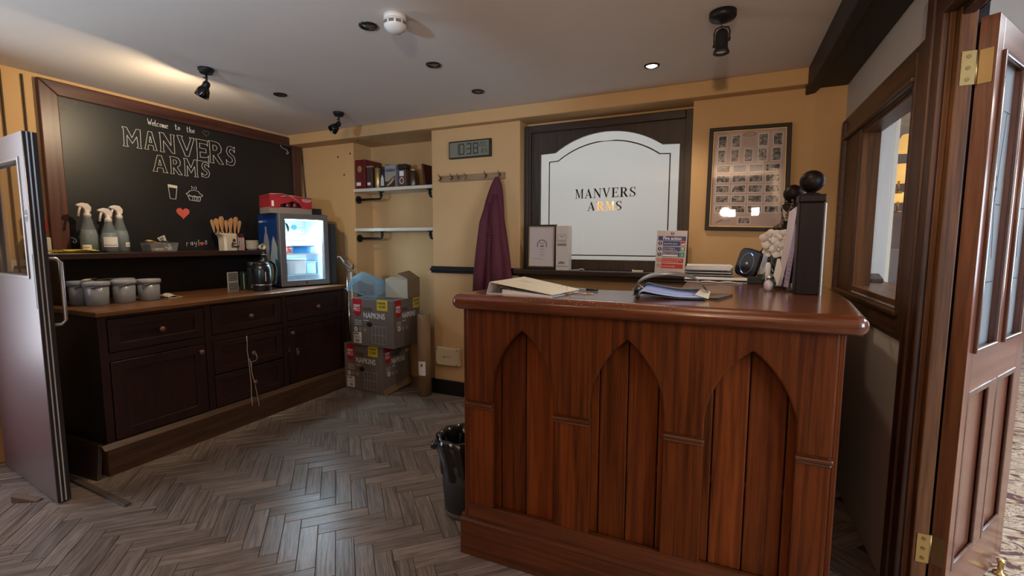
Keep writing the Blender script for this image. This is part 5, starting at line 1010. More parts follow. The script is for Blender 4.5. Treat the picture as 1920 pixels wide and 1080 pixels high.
# ================================================================ RECEPTION DESK
YD = 1.612; ZT = 1.100
dk = thing('reception_desk', 'stained pine reception desk with three gothic arch panels', 'desk', (-.3, 1.8, 0))
ARC = ((-.805, -.548), (-.412, -.158), (-.033, .226)); ZSP, ZAP, ZB, ZM = .705, .968, .228, .665
TK = frame((0, YD, 0), (1, 0, 0), UP)
def gothic(x0, x1, n=12):
    a = (x1 - x0) / 2; h_ = ZAP - ZSP; r = (a * a + h_ * h_) / (2 * a); th = math.asin(h_ / r)
    L_ = [(x0 + r - r * math.cos(th * i / n), ZSP + r * math.sin(th * i / n)) for i in range(n + 1)]
    return L_ + [(x1 - (p[0] - x0), p[1]) for p in L_[-2::-1]]
poly = [(-.918, ZM)]
for x0, x1 in ARC: poly += [(x0, ZM)] + gothic(x0, x1) + [(x1, ZM)]
poly += [(.318, ZM), (.318, 1.042), (-.918, 1.042)]
part('arched_top_panel', shape([poly], .030, TK), K_Z, dk, world=True, bevel=.007, seg=3)
xs = [-.918] + [v for a in ARC for v in a] + [.318]
for i in range(0, 8, 2): part('stile', B(TK).box(xs[i], xs[i + 1], ZB, ZM, 0, .022), K_Z2, dk, world=True, bevel=.003)
for i in range(0, 8, 2):
    f = part('stile_bead', B(TK).box(xs[i] - .003, xs[i + 1] + .003, ZM - .018, ZM - .004, .018, .034).box(xs[i] - .001, xs[i + 1] + .001, ZM - .030, ZM - .020, .018, .028), K_X, dk, world=True, bevel=.004)
part('bottom_rail', B(TK).box(-.918, .318, .165, ZB, 0, .022), K_X, dk, world=True, bevel=.003)
# vertical boards behind the arches, one object each
for (x0, x1), cx in zip(ARC, (-.676, -.285, .096)):
    bx_ = [x0 - .02, x0 + .026, cx, x1 - .022, x1 + .02]
    if cx == -.676: bx_ = [x0 - .02, x0 + .022, cx, x1 - .010, x1 + .02]
    for a_, c_ in zip(bx_, bx_[1:]): part('plank', B(TK).box(a_ + .002, c_ - .002, ZB - .01, .99, -.024, -.012), K_Z2, dk, world=True, bevel=.003)
part('backing', B(TK).box(-.915, .315, .0, 1.04, -.04, -.026), BLKP, dk, world=True)
part('corner_strip', B().box(-.938, -.918, YD - .016, YD + .02, .165, 1.04), K_Z, dk, world=True, bevel=.003); part('corner_strip', B().box(.318, .334, YD - .018, YD + .02, .0, 1.04), K_Z, dk, world=True, bevel=.003)
for x, x1 in ((-.938, -.920), (.316, .334)): part('side_panel', B().box(x, x1, YD + .02, 1.93, 0, 1.04), K_Z, dk, world=True)
part('return_panel', B().box(-.13, -.11, 1.93, 3.18, 0, 1.04).box(.314, .334, 1.93, 3.18, 0, 1.04), K_Z, dk, world=True)
part('shelf', B().box(-.92, .316, YD + .02, 1.93, .5, .52), K_X, dk, world=True)
part('plinth', B().box(-.955, .325, YD - .028, YD + .0, 0, .142), K_X, dk, world=True, bevel=.002)
part('plinth_moulding', B().prism([(0, .142), (-.028, .142), (-.030, .150), (-.018, .156), (-.016, .165), (-.006, .170), (0, .170)], (-.955, YD, 0), (0, 1, 0), (0, 0, 1), 1.28), K_X, dk, world=True)
part('plinth_side', B().box(-.955, -.938, YD, 1.93, 0, .165), K_X, dk, world=True)
TOPP = [(-.965, 1.535), (.375, 1.535), (.430, 2.0), (.455, 2.4), (.455, 3.215), (-.178, 3.215), (-.178, 1.965), (-.925, 1.965)]
o = part('top', shape([TOPP], .060, Matrix.Translation((0, 0, ZT - .06))), K_TOP, dk, world=True, bevel=.029, seg=6)
b = B()
random.seed(9)
for i in range(46):
    x = random.gauss(-.45, .17); 
    if -.9 < x < .2: s = random.uniform(.0015, .0045); a_ = R(random.choice((35, 50, 62))); y = 1.535 + .029 - .0293 * math.cos(a_ - R(20)); z = ZT - .029 + .0293 * math.sin(a_); b.ball((x, y + .001, z - .0006), s * .7, 6, .35)
part('edge_chips', b, mat('bare_wood_chip', (.42, .20, .10), .4), dk, world=True, kind='stuff')
# newel posts
def newel(loc, label, s=.082):
    t = thing('newel_post', label, 'post', loc, group='newel posts on the desk'); h = .385
    part('shaft', B().box(-s / 2, s / 2, -s / 2, s / 2, 0, h - .03), POSTW, t, bevel=.004); part('cap', B().box(-s / 2 - .004, s / 2 + .004, -s / 2 - .004, s / 2 + .004, h - .03, h), POSTW, t, bevel=.005)
    part('neck', B().lathe([(.034, h), (.030, h + .006), (.016, h + .010), (.020, h + .018)], n=24), POSTW, t); part('ball_finial', B().ball((0, 0, h + .052), .043, 28), POSTW, t); return t
np_ = newel((.302, 2.145, ZT), 'nearer dark newel post with a ball finial standing on the desk')
part('edge_strip', B().box(.043, .047, -.045, -.041, .0, .35), mat('pale_blue_strip', (.55, .66, .74), .2, spec=.8), np_)  # narrow opaque pale blue strip along the post's front right edge
newel((.296, 2.63, ZT), 'farther dark newel post half hidden behind the paper sheets')
# ---------------------------------------------------------------- things on the desk
bd = thing('lever_arch_file', 'cream covered ring binder lying on the desk', 'binder', (-.70, 1.75, ZT))
V = lambda *a: [Vector(p) for p in a]
a0, a1, c1, c0 = (-.805, 1.57, 1.148), (-.792, 1.875, 1.148), (-.528, 1.833, 1.108), (-.560, 1.592, 1.108)
b = B(); b.hexa([a0, c0, c1, a1], [tuple(Vector(p) + Vector((0, 0, .003))) for p in (a0, c0, c1, a1)]); part('cover', b, PAPERC, bd, world=True, bevel=.001)
l0 = [(-.835, 1.60, 1.100), (-.565, 1.585, 1.100), (-.530, 1.835, 1.100), (-.815, 1.885, 1.100)]
b = B(); b.hexa(l0, [(x, y, z + .003) for x, y, z in l0]); part('cover', b, PAPER, bd, world=True, bevel=.001)
b = B(); b.hexa([(-.837, 1.60, 1.10), (-.833, 1.60, 1.10), (-.813, 1.885, 1.10), (-.817, 1.885, 1.10)], [(-.808, 1.57, 1.149), (-.804, 1.57, 1.149), (-.790, 1.876, 1.149), (-.794, 1.876, 1.149)]); part('spine', b, PAPER, bd, world=True)
b = B(); b.tube([(-.80, 1.62, 1.105), (-.785, 1.62, 1.128), (-.75, 1.62, 1.126), (-.735, 1.62, 1.106)], .002, 6).tube([(-.79, 1.72, 1.105), (-.775, 1.72, 1.128), (-.74, 1.72, 1.126), (-.725, 1.72, 1.106)], .002, 6); part('ring', b, CHROME, bd, world=True)
b = B(); b.hexa([(-.77, 1.605, 1.1035), (-.575, 1.595, 1.1035), (-.545, 1.825, 1.1035), (-.75, 1.86, 1.1035)], [(-.77, 1.605, 1.120), (-.575, 1.595, 1.106), (-.545, 1.825, 1.106), (-.75, 1.86, 1.120)]); part('papers', b, PAPER, bd, world=True)
b = B(); b.prism([(-.70, 1.70), (-.655, 1.715), (-.64, 1.735), (-.67, 1.745), (-.69, 1.725)], (0, 0, 1.1345), (1, 0, -.15), (0, 1, 0), .001); part('stain', b, mat('cover_stain', (.25, .21, .15), .6), bd, world=True)
t = thing('clear_desk_mat', 'thin clear plastic sheet lying on the desk behind the keys', 'desk mat', (-.4, 1.75, ZT)); part('sheet', B().hexa([(-.50, 1.60, 1.1), (-.262, 1.575, 1.1), (-.318, 1.945, 1.1), (-.60, 1.93, 1.1)], [(-.50, 1.60, 1.1012), (-.262, 1.575, 1.1012), (-.318, 1.945, 1.1012), (-.60, 1.93, 1.1012)]), glassy('clear_mat', (.85, .82, .84), .12, .12, milk=.22, milkcol=(.5, .45, .46)), t, world=True)
t = thing('ballpoint_pen', 'slim clear ballpoint pen with a black cap lying on the desk', 'pen', (-.54, 1.885, 1.1065), R(-15)); part('barrel', B().cyl((-.08, 0, 0), (.03, 0, 0), .004, n=8), glassy('pen_clear', (.6, .6, .6), .2, .1, milk=.3), t); part('cap', B().cyl((.03, 0, 0), (.082, 0, 0), .0055, .0045, n=10), BLACK, t)
kr = thing('key_ring', 'split ring of brass keys beside the cream binder', 'keys', (-.55, 1.745, 1.103))
part('ring', B().tube([(.016 * math.cos(a) - .02, .010 * math.sin(a), .014 + .013 * math.sin(a)) for a in [2 * math.pi * i / 16 for i in range(17)]], .0012, 5), CHROME, kr)
for x, y, a_ in ((.01, -.01, .1), (.03, .0, -.4), (.07, -.012, .3), (.0, -.03, -.9)):
    c_, s_ = math.cos(a_), math.sin(a_); Tk = Matrix.Translation((x, y, 0)) @ Matrix.Rotation(a_, 4, 'Z'); part('key', joinmesh([shape([circ(0, 0, .010, 12), circ(-.004, 0, .003, 6)], .0025, Tk), shape([[(.009, -.0035), (.032, -.0035), (.036, 0), (.032, .0035), (.028, .006), (.025, .0035), (.021, .006), (.017, .0035), (.009, .0035)]], .0025, Tk)]), mat('key_brass', (.60, .32, .14), .3, 1), kr)
# ring binder with the cover curled over
fo = thing('display_folder', 'black folder of blue edged papers with its cover curled over', 'folder', (-.18, 1.82, ZT))
BP = mat('blue_paper', (.32, .38, .62), .6); FOLD = mat('folder_grey_film', (.085, .08, .078), .3)
def curve_sheet(off, y0, y1, x0=-.275, x1=-.058, sag=.034, end=.018):
    g = []
    for j in range(2):
        y = (y0, y1)[j]; row = []
        for i in range(15):
            u = i / 14; x = x0 + (x1 - x0) * u; z = 1.103 + off + sag * (1 - u) ** 2 * (1 if u > .04 else .5) + end * max(0, u - .6) * .5; row.append((x + (y - 1.7) * -.12, y + .05 * u * (1 if j == 0 else .4), z))
        g.append(row)
    return B().sheet(g)
part('back_cover', curve_sheet(-.001, 1.685, 1.93, -.290, -.050, .020, .010), BLACK, fo, world=True, solid=.002)
for k in range(5): part('page', curve_sheet(.003 + k * .0032, 1.69 + .004 * k, 1.925, -.272 + .003 * k, -.056 - .004 * (k % 2), .026), BP if k % 2 == 0 else mat('page_white', (.6, .6, .66), .7), fo, world=True, solid=.0016)
g = []
for j in range(2):
    y = (1.70, 1.93)[j]; row = []
    for i in range(26):
        a_ = math.pi * 1.18 - (math.pi * 1.12) * i / 25; x = -.175 + .118 * math.cos(a_) + .02 * (i / 25); z = 1.128 + .058 * max(math.sin(a_), -.3)
        if i > 21: z -= (i - 21) * .003
        row.append((x + (y - 1.7) * -.12, y + .03 * i / 25, z))
    g.append(row)
part('curled_cover', B().sheet(g), FOLD, fo, world=True, solid=.0015)
part('page_tab', B().prism([(0, 0), (.045, -.012), (.05, .012), (.02, .022)], (-.085, 1.74, 1.118), (1, 0, 0), (0, .5, 1), .002), PAPERC, fo, world=True)
part('binder_ring', B().tube([(-.285, 1.72, 1.11), (-.295, 1.72, 1.13), (-.275, 1.72, 1.15), (-.255, 1.72, 1.135)], .0025, 6), CHROME, fo, world=True)
t = thing('plastic_wallet', 'smoky clear plastic wallet sticking out beside the black folder', 'wallet', (-.03, 1.85, ZT)); part('sheet', B().hexa([(-.09, 1.80, 1.1), (-.01, 1.76, 1.1), (.04, 1.93, 1.1), (-.09, 1.99, 1.1)], [(-.09, 1.80, 1.1012), (-.01, 1.76, 1.108), (.04, 1.93, 1.108), (-.09, 1.99, 1.1012)]), glassy('smoky_film', (.5, .45, .42), .15, .08, milk=.15, milkcol=(.3, .27, .25)), t, world=True)
# letter trays with papers
lt = thing('letter_tray', 'clear acrylic letter tray of papers at the back of the desk', 'letter tray', (0, 2.88, ZT))
part('deck', B().box(-.19, .055, 2.74, 3.03, 1.148, 1.151), glassy('acrylic', (.85, .88, .9), .2, .05, milk=.1), lt, world=True); part('deck', B().box(-.19, .055, 2.74, 3.03, 1.112, 1.115), _M['acrylic'], lt, world=True)
part('side', B().box(-.19, -.187, 2.74, 3.03, 1.10, 1.165).box(.052, .055, 2.74, 3.03, 1.10, 1.165), _M['acrylic'], lt, world=True)
t = thing('paper_stack', 'white papers lying on the clear letter tray', 'papers', (-.068, 2.87, 1.152))
for k in range(5): part('sheet', B(Matrix.Rotation(R(-4 + 2 * k), 4, 'Z')).box(-.12, .115, -.10, .10, .0048 * k, .0048 * k + .0042), PAPER, t)
t = thing('paper_stack', 'papers and dark folders lying inside the clear letter tray', 'papers', (-.068, 2.86, 1.1155))
for k in range(4): part('sheet', B(Matrix.Rotation(R(3 - 2 * k), 4, 'Z')).box(-.12, .12, -.11, .11, .007 * k, .007 * k + (.0025 if k % 2 else .006)), PAPER if k % 2 else BLACKM, t)
t = thing('paper_stack', 'thin folders lying flat on the desk below the letter tray', 'papers', (-.02, 2.66, ZT))
for k in range(3): part('sheet', B(Matrix.Rotation(R(1 - k), 4, 'Z')).box(-.16, .18, -.08, .10, .006 * k, .006 * k + (.0025 if k != 1 else .006)), PAPER if k != 1 else BLACKM, t)
t = thing('folded_leaflet', 'folded white leaflet lying on the desk before the letter tray', 'leaflet', (-.01, 2.50, ZT)); g = [[(-.10 + .2 * i / 8, -.035 + .07 * j / 3, .003 + .008 * abs(math.sin(i * .85))) for j in range(4)] for i in range(9)]; part('sheet', B().sheet(g), mat('pinkish_paper', (.55, .47, .46), .8), t, solid=.001); part('lower_sheet', B().box(-.09, .1, -.03, .035, 0, .0015), PAPER, t)
# speaker dock with a blue ring
rt = thing('router', 'tilted black router with a thin lit oval ring beside the letter tray', 'router', M=Matrix.Translation((.130, 2.86, 1.190)) @ Matrix.Rotation(R(-28), 4, 'Z') @ Matrix.Rotation(R(16), 4, 'Y'))
b = B(); b.rings([[(math.copysign(abs(math.cos(a)) ** .45, math.cos(a)) * .058, y, math.copysign(abs(math.sin(a)) ** .45, math.sin(a)) * .078) for a in [2 * math.pi * i / 32 for i in range(32)]] for y in (-.02, .02)]); part('body', b, mat('router_black', (.012, .011, .010), .35), rt, bevel=.006)
part('ring', B().tube([(.034 * math.cos(a), -.0212, .058 * math.sin(a)) for a in [2 * math.pi * i / 32 for i in range(32)]], .0012, 6, closed=True), mat('ring_grey', (.4, .38, .36), .3), rt)
for s_ in (1, -1): part('ring_light', B().tube([(.034 * math.cos(a) * s_, -.0216, .058 * math.sin(a) * s_) for a in [1.0 + .1 * i for i in range(5)]], .0018, 6), mat('blue_led', (.1, .2, 1), .4, emit=(.15, .25, 1), es=4), rt)
part('logo', B().cyl((0, -.021, 0), (0, -.0222, 0), .007), LGREY, rt)
t = thing('card_reader', 'black curved handset leaning behind the router', 'handset', (.215, 2.84, ZT)); part('body', B().tube([(-.03, .03, .14), (-.01, .02, .165), (.02, .01, .145), (.045, -.01, .08), (.055, -.02, .03)], .02, 12, rr=[.012, .02, .024, .022, .014]), BLACK, t); part('base', B().box(-.04, .08, -.03, .05, 0, .03), BLACKM, t, bevel=.004)
t = thing('till_roll', 'small white box behind the black handset', 'box', (.245, 2.99, ZT), .1); part('box', B().box(-.045, .04, -.03, .03, .0, .155), PAPER, t, bevel=.003); part('lid', B().box(-.047, .042, -.032, .032, .14, .158), PAPER, t, bevel=.002)
t = thing('black_block', 'low black box in front of the router', 'box', (.165, 2.58, ZT)); part('body', B().box(-.05, .05, -.03, .03, 0, .028), BLACKM, t, bevel=.003); part('lid', B().box(-.05, .05, -.03, .03, .028, .032), BLACKM, t)
# orchid
op = thing('potted_orchid', 'artificial white orchid in a small black and green pot', 'plant', (.212, 2.40, ZT)); LEAF = mat('orchid_leaf', (.02, .04, .012), .35); PET = mat('orchid_petal', (.62, .56, .50), .6)
part('pot', B().box(-.035, .035, -.035, .035, 0, .055), BLACK, op, bevel=.003); part('pot_lip', B().box(-.04, .04, -.04, .04, .05, .062), mat('olive_card', (.16, .14, .07), .6), op, bevel=.002)
def leaf(pts, w_, m, name='leaf'):
    g = []
    for i, p in enumerate(pts): 
        u = i / (len(pts) - 1); ww = w_ * math.sin(math.pi * min(.97, max(.06, u))) ** .7; g.append([(p[0] - ww, p[1] + ww * .3, p[2] + ww * .15), p, (p[0] + ww, p[1] - ww * .3, p[2] + ww * .15)])
    part(name, B().sheet(g), m, op, solid=.0015, sub=1)
leaf([(.01, 0, .06), (.02, 0, .10), (.02, .01, .14), (.03, .02, .175)], .024, LEAF); leaf([(0, 0, .06), (.02, -.01, .08), (.035, -.02, .10), (.05, -.02, .125)], .016, LEAF); leaf([(0, 0, .06), (-.02, -.01, .08), (-.03, -.02, .06), (-.05, -.03, .03)], .012, LEAF); leaf([(.02, -.03, .05), (.0, -.05, .04), (-.01, -.06, .025), (.04, -.07, .02)], .014, LEAF)
part('stem', B().tube([(-.01, 0, .06), (-.012, 0, .12), (-.01, -.005, .18), (.01, -.005, .25)], .0025, 6), mat('stem_green', (.12, .12, .04), .6), op)
def flower(c, s_, rot):
    b = B()
    for k in range(5):
        a = rot + 2 * math.pi * k / 5; u = Vector((math.cos(a), 0, math.sin(a))); v = Vector((-math.sin(a), 0, math.cos(a))); c_ = Vector(c)
        b.sheet([[c_ + u * s_ * .12 - v * s_ * .1, c_ + u * s_ * .12 + Vector((0, -.002, 0)), c_ + u * s_ * .12 + v * s_ * .1], [c_ + u * s_ * .6 - v * s_ * .60 + Vector((0, -.006, 0)), c_ + u * s_ * .6 + Vector((0, -.002, 0)), c_ + u * s_ * .6 + v * s_ * .60 + Vector((0, -.006, 0))], [c_ + u * s_ - v * s_ * .2 + Vector((0, -.012, 0)), c_ + u * s_ * 1.08 + Vector((0, -.01, 0)), c_ + u * s_ + v * s_ * .2 + Vector((0, -.012, 0))]])
    b.ball((c[0], c[1] - .006, c[2]), s_ * .18, 8); part('flower', b, PET, op, solid=.001)
for c_, s_, r_ in (((-.022, -.012, .215), .044, .3), ((.018, -.015, .222), .040, 1.0), ((.012, -.02, .170), .036, .5), ((-.026, -.008, .165), .026, .9)): flower(c_, s_, r_)
bc = B()
for i in range(13):
    u = i / 12; bc.ball((.205 + .082 * u + .006 * math.sin(i * 2), 2.40 + .12 * u, 1.372 + .125 * u - .03 * math.sin(math.pi * u)), .0055, 8)
bc.tube([(.205 + .082 * i / 12, 2.40 + .12 * i / 12, 1.372 + .125 * i / 12 - .03 * math.sin(math.pi * i / 12)) for i in range(13)], .0015, 5)
tag(part('bead_string', bc, mat('bead_brown', (.10, .045, .02), .35)), 'string of brown beads hung from the farther newel post to the orchid', 'bead string')
t = thing('nail_polish', 'small white bottle with a metal cap standing before the orchid pot', 'bottle', (.178, 2.20, ZT)); part('body', B().lathe([(.010, 0), (.017, .012), (.018, .032), (.008, .044)], n=8), mat('bottle_pale', (.50, .42, .42), .2), t); part('cap', B().lathe([(.008, .044), (.009, .062), (.006, .066)], n=12), CHROME, t)
t = thing('hand_cream', 'slim white tube with a black tip among the orchid leaves', 'bottle', (.183, 2.33, ZT)); part('tube', B().lathe([(.010, .0), (.010, .105), (.005, .115)], n=14), PAPER, t); part('cap', B().lathe([(.005, .115), (.005, .135)], n=10), BLACK, t)
# leaflets standing between the posts
LH = mat('leaflet_lilac', (.32, .28, .46), .7); LW = mat('leaflet_pale', (.52, .46, .50), .7)
lf = thing('leaflet_holder', 'low black holder with upright leaflets between the newel posts', 'leaflet holder', (.255, 2.30, ZT)); part('base', B().box(-.012, .02, -.09, .10, 0, .018), BLACK, lf, bevel=.002); part('clip', B().box(-.010, -.004, -.088, -.085, .0, .04).box(.0, .008, -.088, -.085, .0, .035), CHROME, lf)
def leaflet(label, pts, m, y):
    t = thing('leaflet', label, 'leaflet', (pts[0][0], y, ZT), group='upright leaflets between the newel posts'); part('sheet', B().prism(pts, (0, y, 0), (1, 0, 0), (0, 0, 1), .0025), m, t, world=True); return t
leaflet('tall white sheet curling up against the farther newel post', [(.212, 1.118), (.232, 1.118), (.262, 1.30), (.275, 1.455), (.245, 1.43), (.238, 1.33)], LW, 2.28)
t = leaflet('lilac printed sheet leaning against the nearer newel post', [(.236, 1.118), (.254, 1.114), (.268, 1.27), (.273, 1.40), (.262, 1.36), (.246, 1.22)], LH, 2.24)
part('print_lines', joinmesh([shape([[(.2395 + k * .0022, 1.13 + k * .018), (.252 + k * .0018, 1.128 + k * .018), (.252 + k * .0018, 1.1305 + k * .018), (.2395 + k * .0022, 1.1325 + k * .018)]], .0006, frame((0, 2.2372, 0), (1, 0, 0), UP)) for k in range(8)]), INKG, t, world=True)
leaflet('short white sheet drooping over the orchid pot', [(.196, 1.165), (.212, 1.12), (.226, 1.19), (.216, 1.235), (.206, 1.235)], PAPER, 2.22)
leaflet('thin clear sheet edge right against the nearer newel post', [(.262, 1.11), (.266, 1.11), (.272, 1.44), (.268, 1.44)], LGREY, 2.20)
t = thing('hanging_tag', 'pale card tag tied round the farther ball finial', 'tag', (.262, 2.50, 1.46)); part('card', B().prism([(0, 0), (.018, -.02), (.026, -.055), (.014, -.06), (.002, -.03)], (-.02, 0, 0), (1, 0, 0), (0, 0, 1), .002), mat('tag_tan', (.36, .27, .20), .7), t); part('cord', B().tube([(-.02, .0, 0), (-.03, .02, .03), (0, .03, .035)], .0015, 5), mat('cord_tan', (.3, .2, .12), .8), t)

# ---------------------------------------------------------------- on the window sill
YS = 3.27; ZSL = 1.097
cf_ = thing('certificate_frame', 'gold edged framed certificate leaning on the window sill', 'frame', M=Matrix.Translation((-1.355, 3.255, ZSL)) @ Matrix.Rotation(R(4), 4, 'Z') @ Matrix.Rotation(R(-3), 4, 'X'))
TC = frame((0, 0, 0), (1, 0, 0), UP)
part('frame', shape([rect(0, .232, 0, .335), rect(.017, .215, .022, .322)], .014, TC), BLACK, cf_, bevel=.002); part('slip', shape([rect(.015, .217, .020, .324), rect(.022, .210, .028, .317)], .010, TC), BRASS, cf_); part('sheet', shape([rect(.015, .217, .02, .324)], .004, TC), mat('certificate_paper', (.50, .46, .48), .7), cf_)
d_ = TC @ Matrix.Translation((0, 0, .0042)); cx, cz = .118, .185
part('laurel', shape([[(cx + .040 * math.cos(a), cz + .040 * math.sin(a)) for a in [-.5 + (math.pi + 1.0) * i / 24 for i in range(25)]] + [(cx + .032 * math.cos(a), cz + .032 * math.sin(a)) for a in [-.5 + (math.pi + 1.0) * i / 24 for i in range(24, -1, -1)]]], .0006, d_), INKG, cf_)
part('seal_lines', joinmesh([shape([rect(cx - .022, cx + .022, cz + .010, cz + .014)], .0006, d_), shape([rect(cx - .014, cx + .014, cz - .016, cz - .003)], .0006, d_), shape([rect(cx - .022, cx + .022, cz - .034, cz - .031)], .0006, d_), shape([rect(cx - .025, cx + .025, cz - .054, cz - .052)], .0006, d_), shape([rect(cx - .014, cx + .014, cz - .074, cz - .070)], .0006, d_), shape([rect(cx - .035, cx + .03, cz - .087, cz - .086)], .0006, d_)]), INKG, cf_)
part('glass', B().box(.015, .217, -.0075, -.0065, .02, .324), GLASS, cf_); part('strut', B().box(.10, .13, .006, .03, 0, .2), BLACK, cf_)
gb = thing('bottle_box', 'tall white gift box for a bottle on the window sill', 'box', (-1.122, 3.25, ZSL), R(-1))
part('box', B().box(0, .098, 0, .07, 0, .325), mat('gift_box_white', (.50, .46, .44), .45), gb, bevel=.002); TG2 = frame((0, -.0004, 0), (1, 0, 0), UP)
part('label', shape([rect(.012, .078, .205, .262), rect(.014, .076, .207, .260)], .0006, TG2), INKG, gb); part('label_text', text('WM', .016, TG2 @ Matrix.Translation((.032, .240, 0)), .0006), INKG, gb); part('label_text', text('MORRIS', .015, TG2 @ Matrix.Translation((.017, .213, 0)), .0006), INKG, gb)
part('band', shape([rect(.010, .080, .180, .195)], .0006, TG2), INKG, gb); part('band', shape([rect(.0, .098, .028, .032)], .0006, TG2), INKG, gb); part('crest', shape([circ(.045, .048, .026, 14, 0, math.pi, ry=.018)], .0006, TG2), INKG, gb)
sg = thing('fire_action_sign', 'fire action notice with blue and red rows leaning on the window sill', 'sign', M=Matrix.Translation((-.418, 3.245, ZSL)) @ frame((0, 0, 0), (1, 0, -.01), (.045, .10, 1)))
BL, RD = NAVY, mat('sign_red', (.45, .012, .015), .45)
part('plate', B().box(0, .193, 0, .288, -.003, 0), mat('sign_plate', (.42, .38, .37), .35, .2), sg, bevel=.001)
def SR(x0, x1, z0, z1, m, n, d=.0003): return part(n, B().box(x0, x1, z0, z1, 0, d + .0004), m, sg)
def tx(s_, size, x, z, m=PAPER, sx=1., par=None, bold=.0): return part('lettering', text(s_, size, Matrix.Translation((x, z, .0007)), .0003, sx=sx, bold=bold), m, par or sg)
h_ = SR(.010, .185, .220, .250, BL, 'header'); tx('Fire action', .032, .040, .2255, sx=.86, par=h_, bold=.0007)
for k, z in enumerate((.186, .149, .112)):
    r_ = SR(.042, .153, z, z + .031, BL, 'instruction_row')
    if k == 0: tx('Sound the alarm', .0155, .047, z + .010, sx=.85, par=r_)
    elif k == 1: tx('Leave building by', .0125, .045, z + .018, sx=.88, par=r_); tx('nearest available exit', .0125, .045, z + .005, sx=.84, par=r_)
    else: tx('Report to assembly point', .0105, .045, z + .020, sx=.90, par=r_); part('blank_line', B().box(.045, .142, z + .004, z + .015, .0007, .001), PAPER, r_)
    SR(.155, .183, z, z + .031, (RED, GREEN, GREEN)[k], 'symbol_square')
    if k == 0: part('symbol', shape([circ(.164, z + .010, .006), circ(.176, z + .012, .004, ry=.009)], .0003, Matrix.Translation((0, 0, .0007))), PAPER, sg)
    if k == 1: part('symbol', shape([rect(.162, .176, z + .004, z + .027), rect(.166, .172, z + .006, z + .018)], .0003, Matrix.Translation((0, 0, .0007))), PAPER, sg)
    if k == 2: part('symbol', shape([circ(.165, z + .020, .003), rect(.163, .167, z + .006, z + .016), circ(.173, z + .020, .003), rect(.171, .175, z + .006, z + .016)], .0003, Matrix.Translation((0, 0, .0007))), mat('sign_mint', (.3, .55, .45), .5), sg)
for k, z in enumerate((.073, .036)):
    r_ = SR(.038, .178, z, z + .031, RD, 'instruction_row')
    if k == 0: tx('Do not return to the building', .0115, .041, z + .018, sx=.90, par=r_); tx('until authorised to do so.', .0115, .041, z + .005, sx=.90, par=r_)
    else: tx('Do not use the lifts.', .0125, .041, z + .010, sx=.88, par=r_)
for x, z in ((.099, .268), (.024, .2015), (.024, .1645), (.024, .1275)):
    c_ = part('mandatory_disc', shape([circ(x, z, .0125 if x < .05 else .010)], .0005, Matrix()), BL, sg); part('exclamation', shape([[(x - .0022, z + .008), (x + .0022, z + .008), (x + .0012, z - .003), (x - .0012, z - .003)], circ(x, z - .0065, .0018, 8)], .0003, Matrix.Translation((0, 0, .0005))), PAPER, c_)
for z in (.0885, .0515): part('prohibition_ring', shape([circ(.022, z, .0128), circ(.022, z, .0108)], .0005, Matrix()), RD, sg); part('prohibition_bar', shape([[(.013, z + .007), (.015, z + .009), (.031, z - .007), (.029, z - .009)]], .0005, Matrix()), RD, sg); part('figure', shape([[(.019, z - .007), (.021, z), (.019, z + .004), (.022, z + .008), (.025, z + .004), (.023, z), (.026, z - .007), (.022, z - .001)]], .0004, Matrix()), INK, sg)
tag(part('white_cable', B().tube([(-1.02, 3.26, 1.10), (-.99, 3.255, 1.101), (-.95, 3.252, 1.104), (-.925, 3.25, 1.112), (-.905, 3.25, 1.104)], .0028, 6), WHITE), 'short white cable end lying on the window sill beside the gift box', 'cable')
t = thing('name_tile', 'small white strip lying on the sill beside the fire notice', 'strip', (-.535, 3.30, 1.097)); part('strip', B().box(-.035, .035, -.006, .006, 0, .012), PAPERC, t, bevel=.003); part('end', B().box(-.04, -.032, -.008, .008, 0, .016), PAPER, t, bevel=.002)

# ================================================================ CEILING FITTINGS
RING = mat('downlight_bronze', (.05, .04, .032), .3, .8)
dll = ['recessed downlight beside the smoke detector', 'recessed downlight between the smoke detector and the back wall', 'recessed downlight closest to the alcove', 'recessed downlight between the two chalkboard spotlights']
for i, (x, y) in enumerate(((-1.56, 1.80), (-1.552, 2.327), (-1.545, 2.843), (-2.82, 2.348))):
    t = thing('ceiling_downlight', dll[i], 'downlight', (x, y, H), group='unlit recessed downlights')
    part('ring', B().lathe([(.030, .0), (.030, -.004), (.036, -.008), (.042, -.006), (.044, 0)], n=28, cap0=False, cap1=False), RING, t); part('lamp', B().lathe([(.030, -.001), (.022, -.004), (.008, -.006)], n=24, cap0=False), mat('lamp_glass_grey', (.14, .13, .12), .15, .5), t)
t = thing('ceiling_downlight', 'the one lit downlight glowing white above the frosted window', 'downlight', (-.418, 2.85, H))
part('ring', B().lathe([(.030, .0), (.030, -.004), (.036, -.008), (.042, -.006), (.044, 0)], n=28, cap0=False, cap1=False), RING, t); part('lamp', B().lathe([(.030, -.002), (.022, -.007), (.004, -.010)], n=24, cap0=False), mat('lit_lamp', (1, .95, .9), .4, emit=(1, .90, .84), es=22), t)
sm = thing('smoke_detector', 'round white smoke detector on the ceiling', 'smoke detector', (-1.385, 1.775, H))
part('base', B().lathe([(.050, 0), (.050, -.016), (.047, -.020)], n=36), WHITE, sm); part('body', B().lathe([(.047, -.020), (.051, -.026), (.051, -.045), (.046, -.056), (.030, -.070), (.006, -.074)], n=36), WHITE, sm)
for k in range(10):
    a = 2 * math.pi * k / 10; part('vent', B(Matrix.Rotation(a, 4, 'Z')).box(.0495, .0522, -.011, .011, -.044, -.031), INKG, sm)
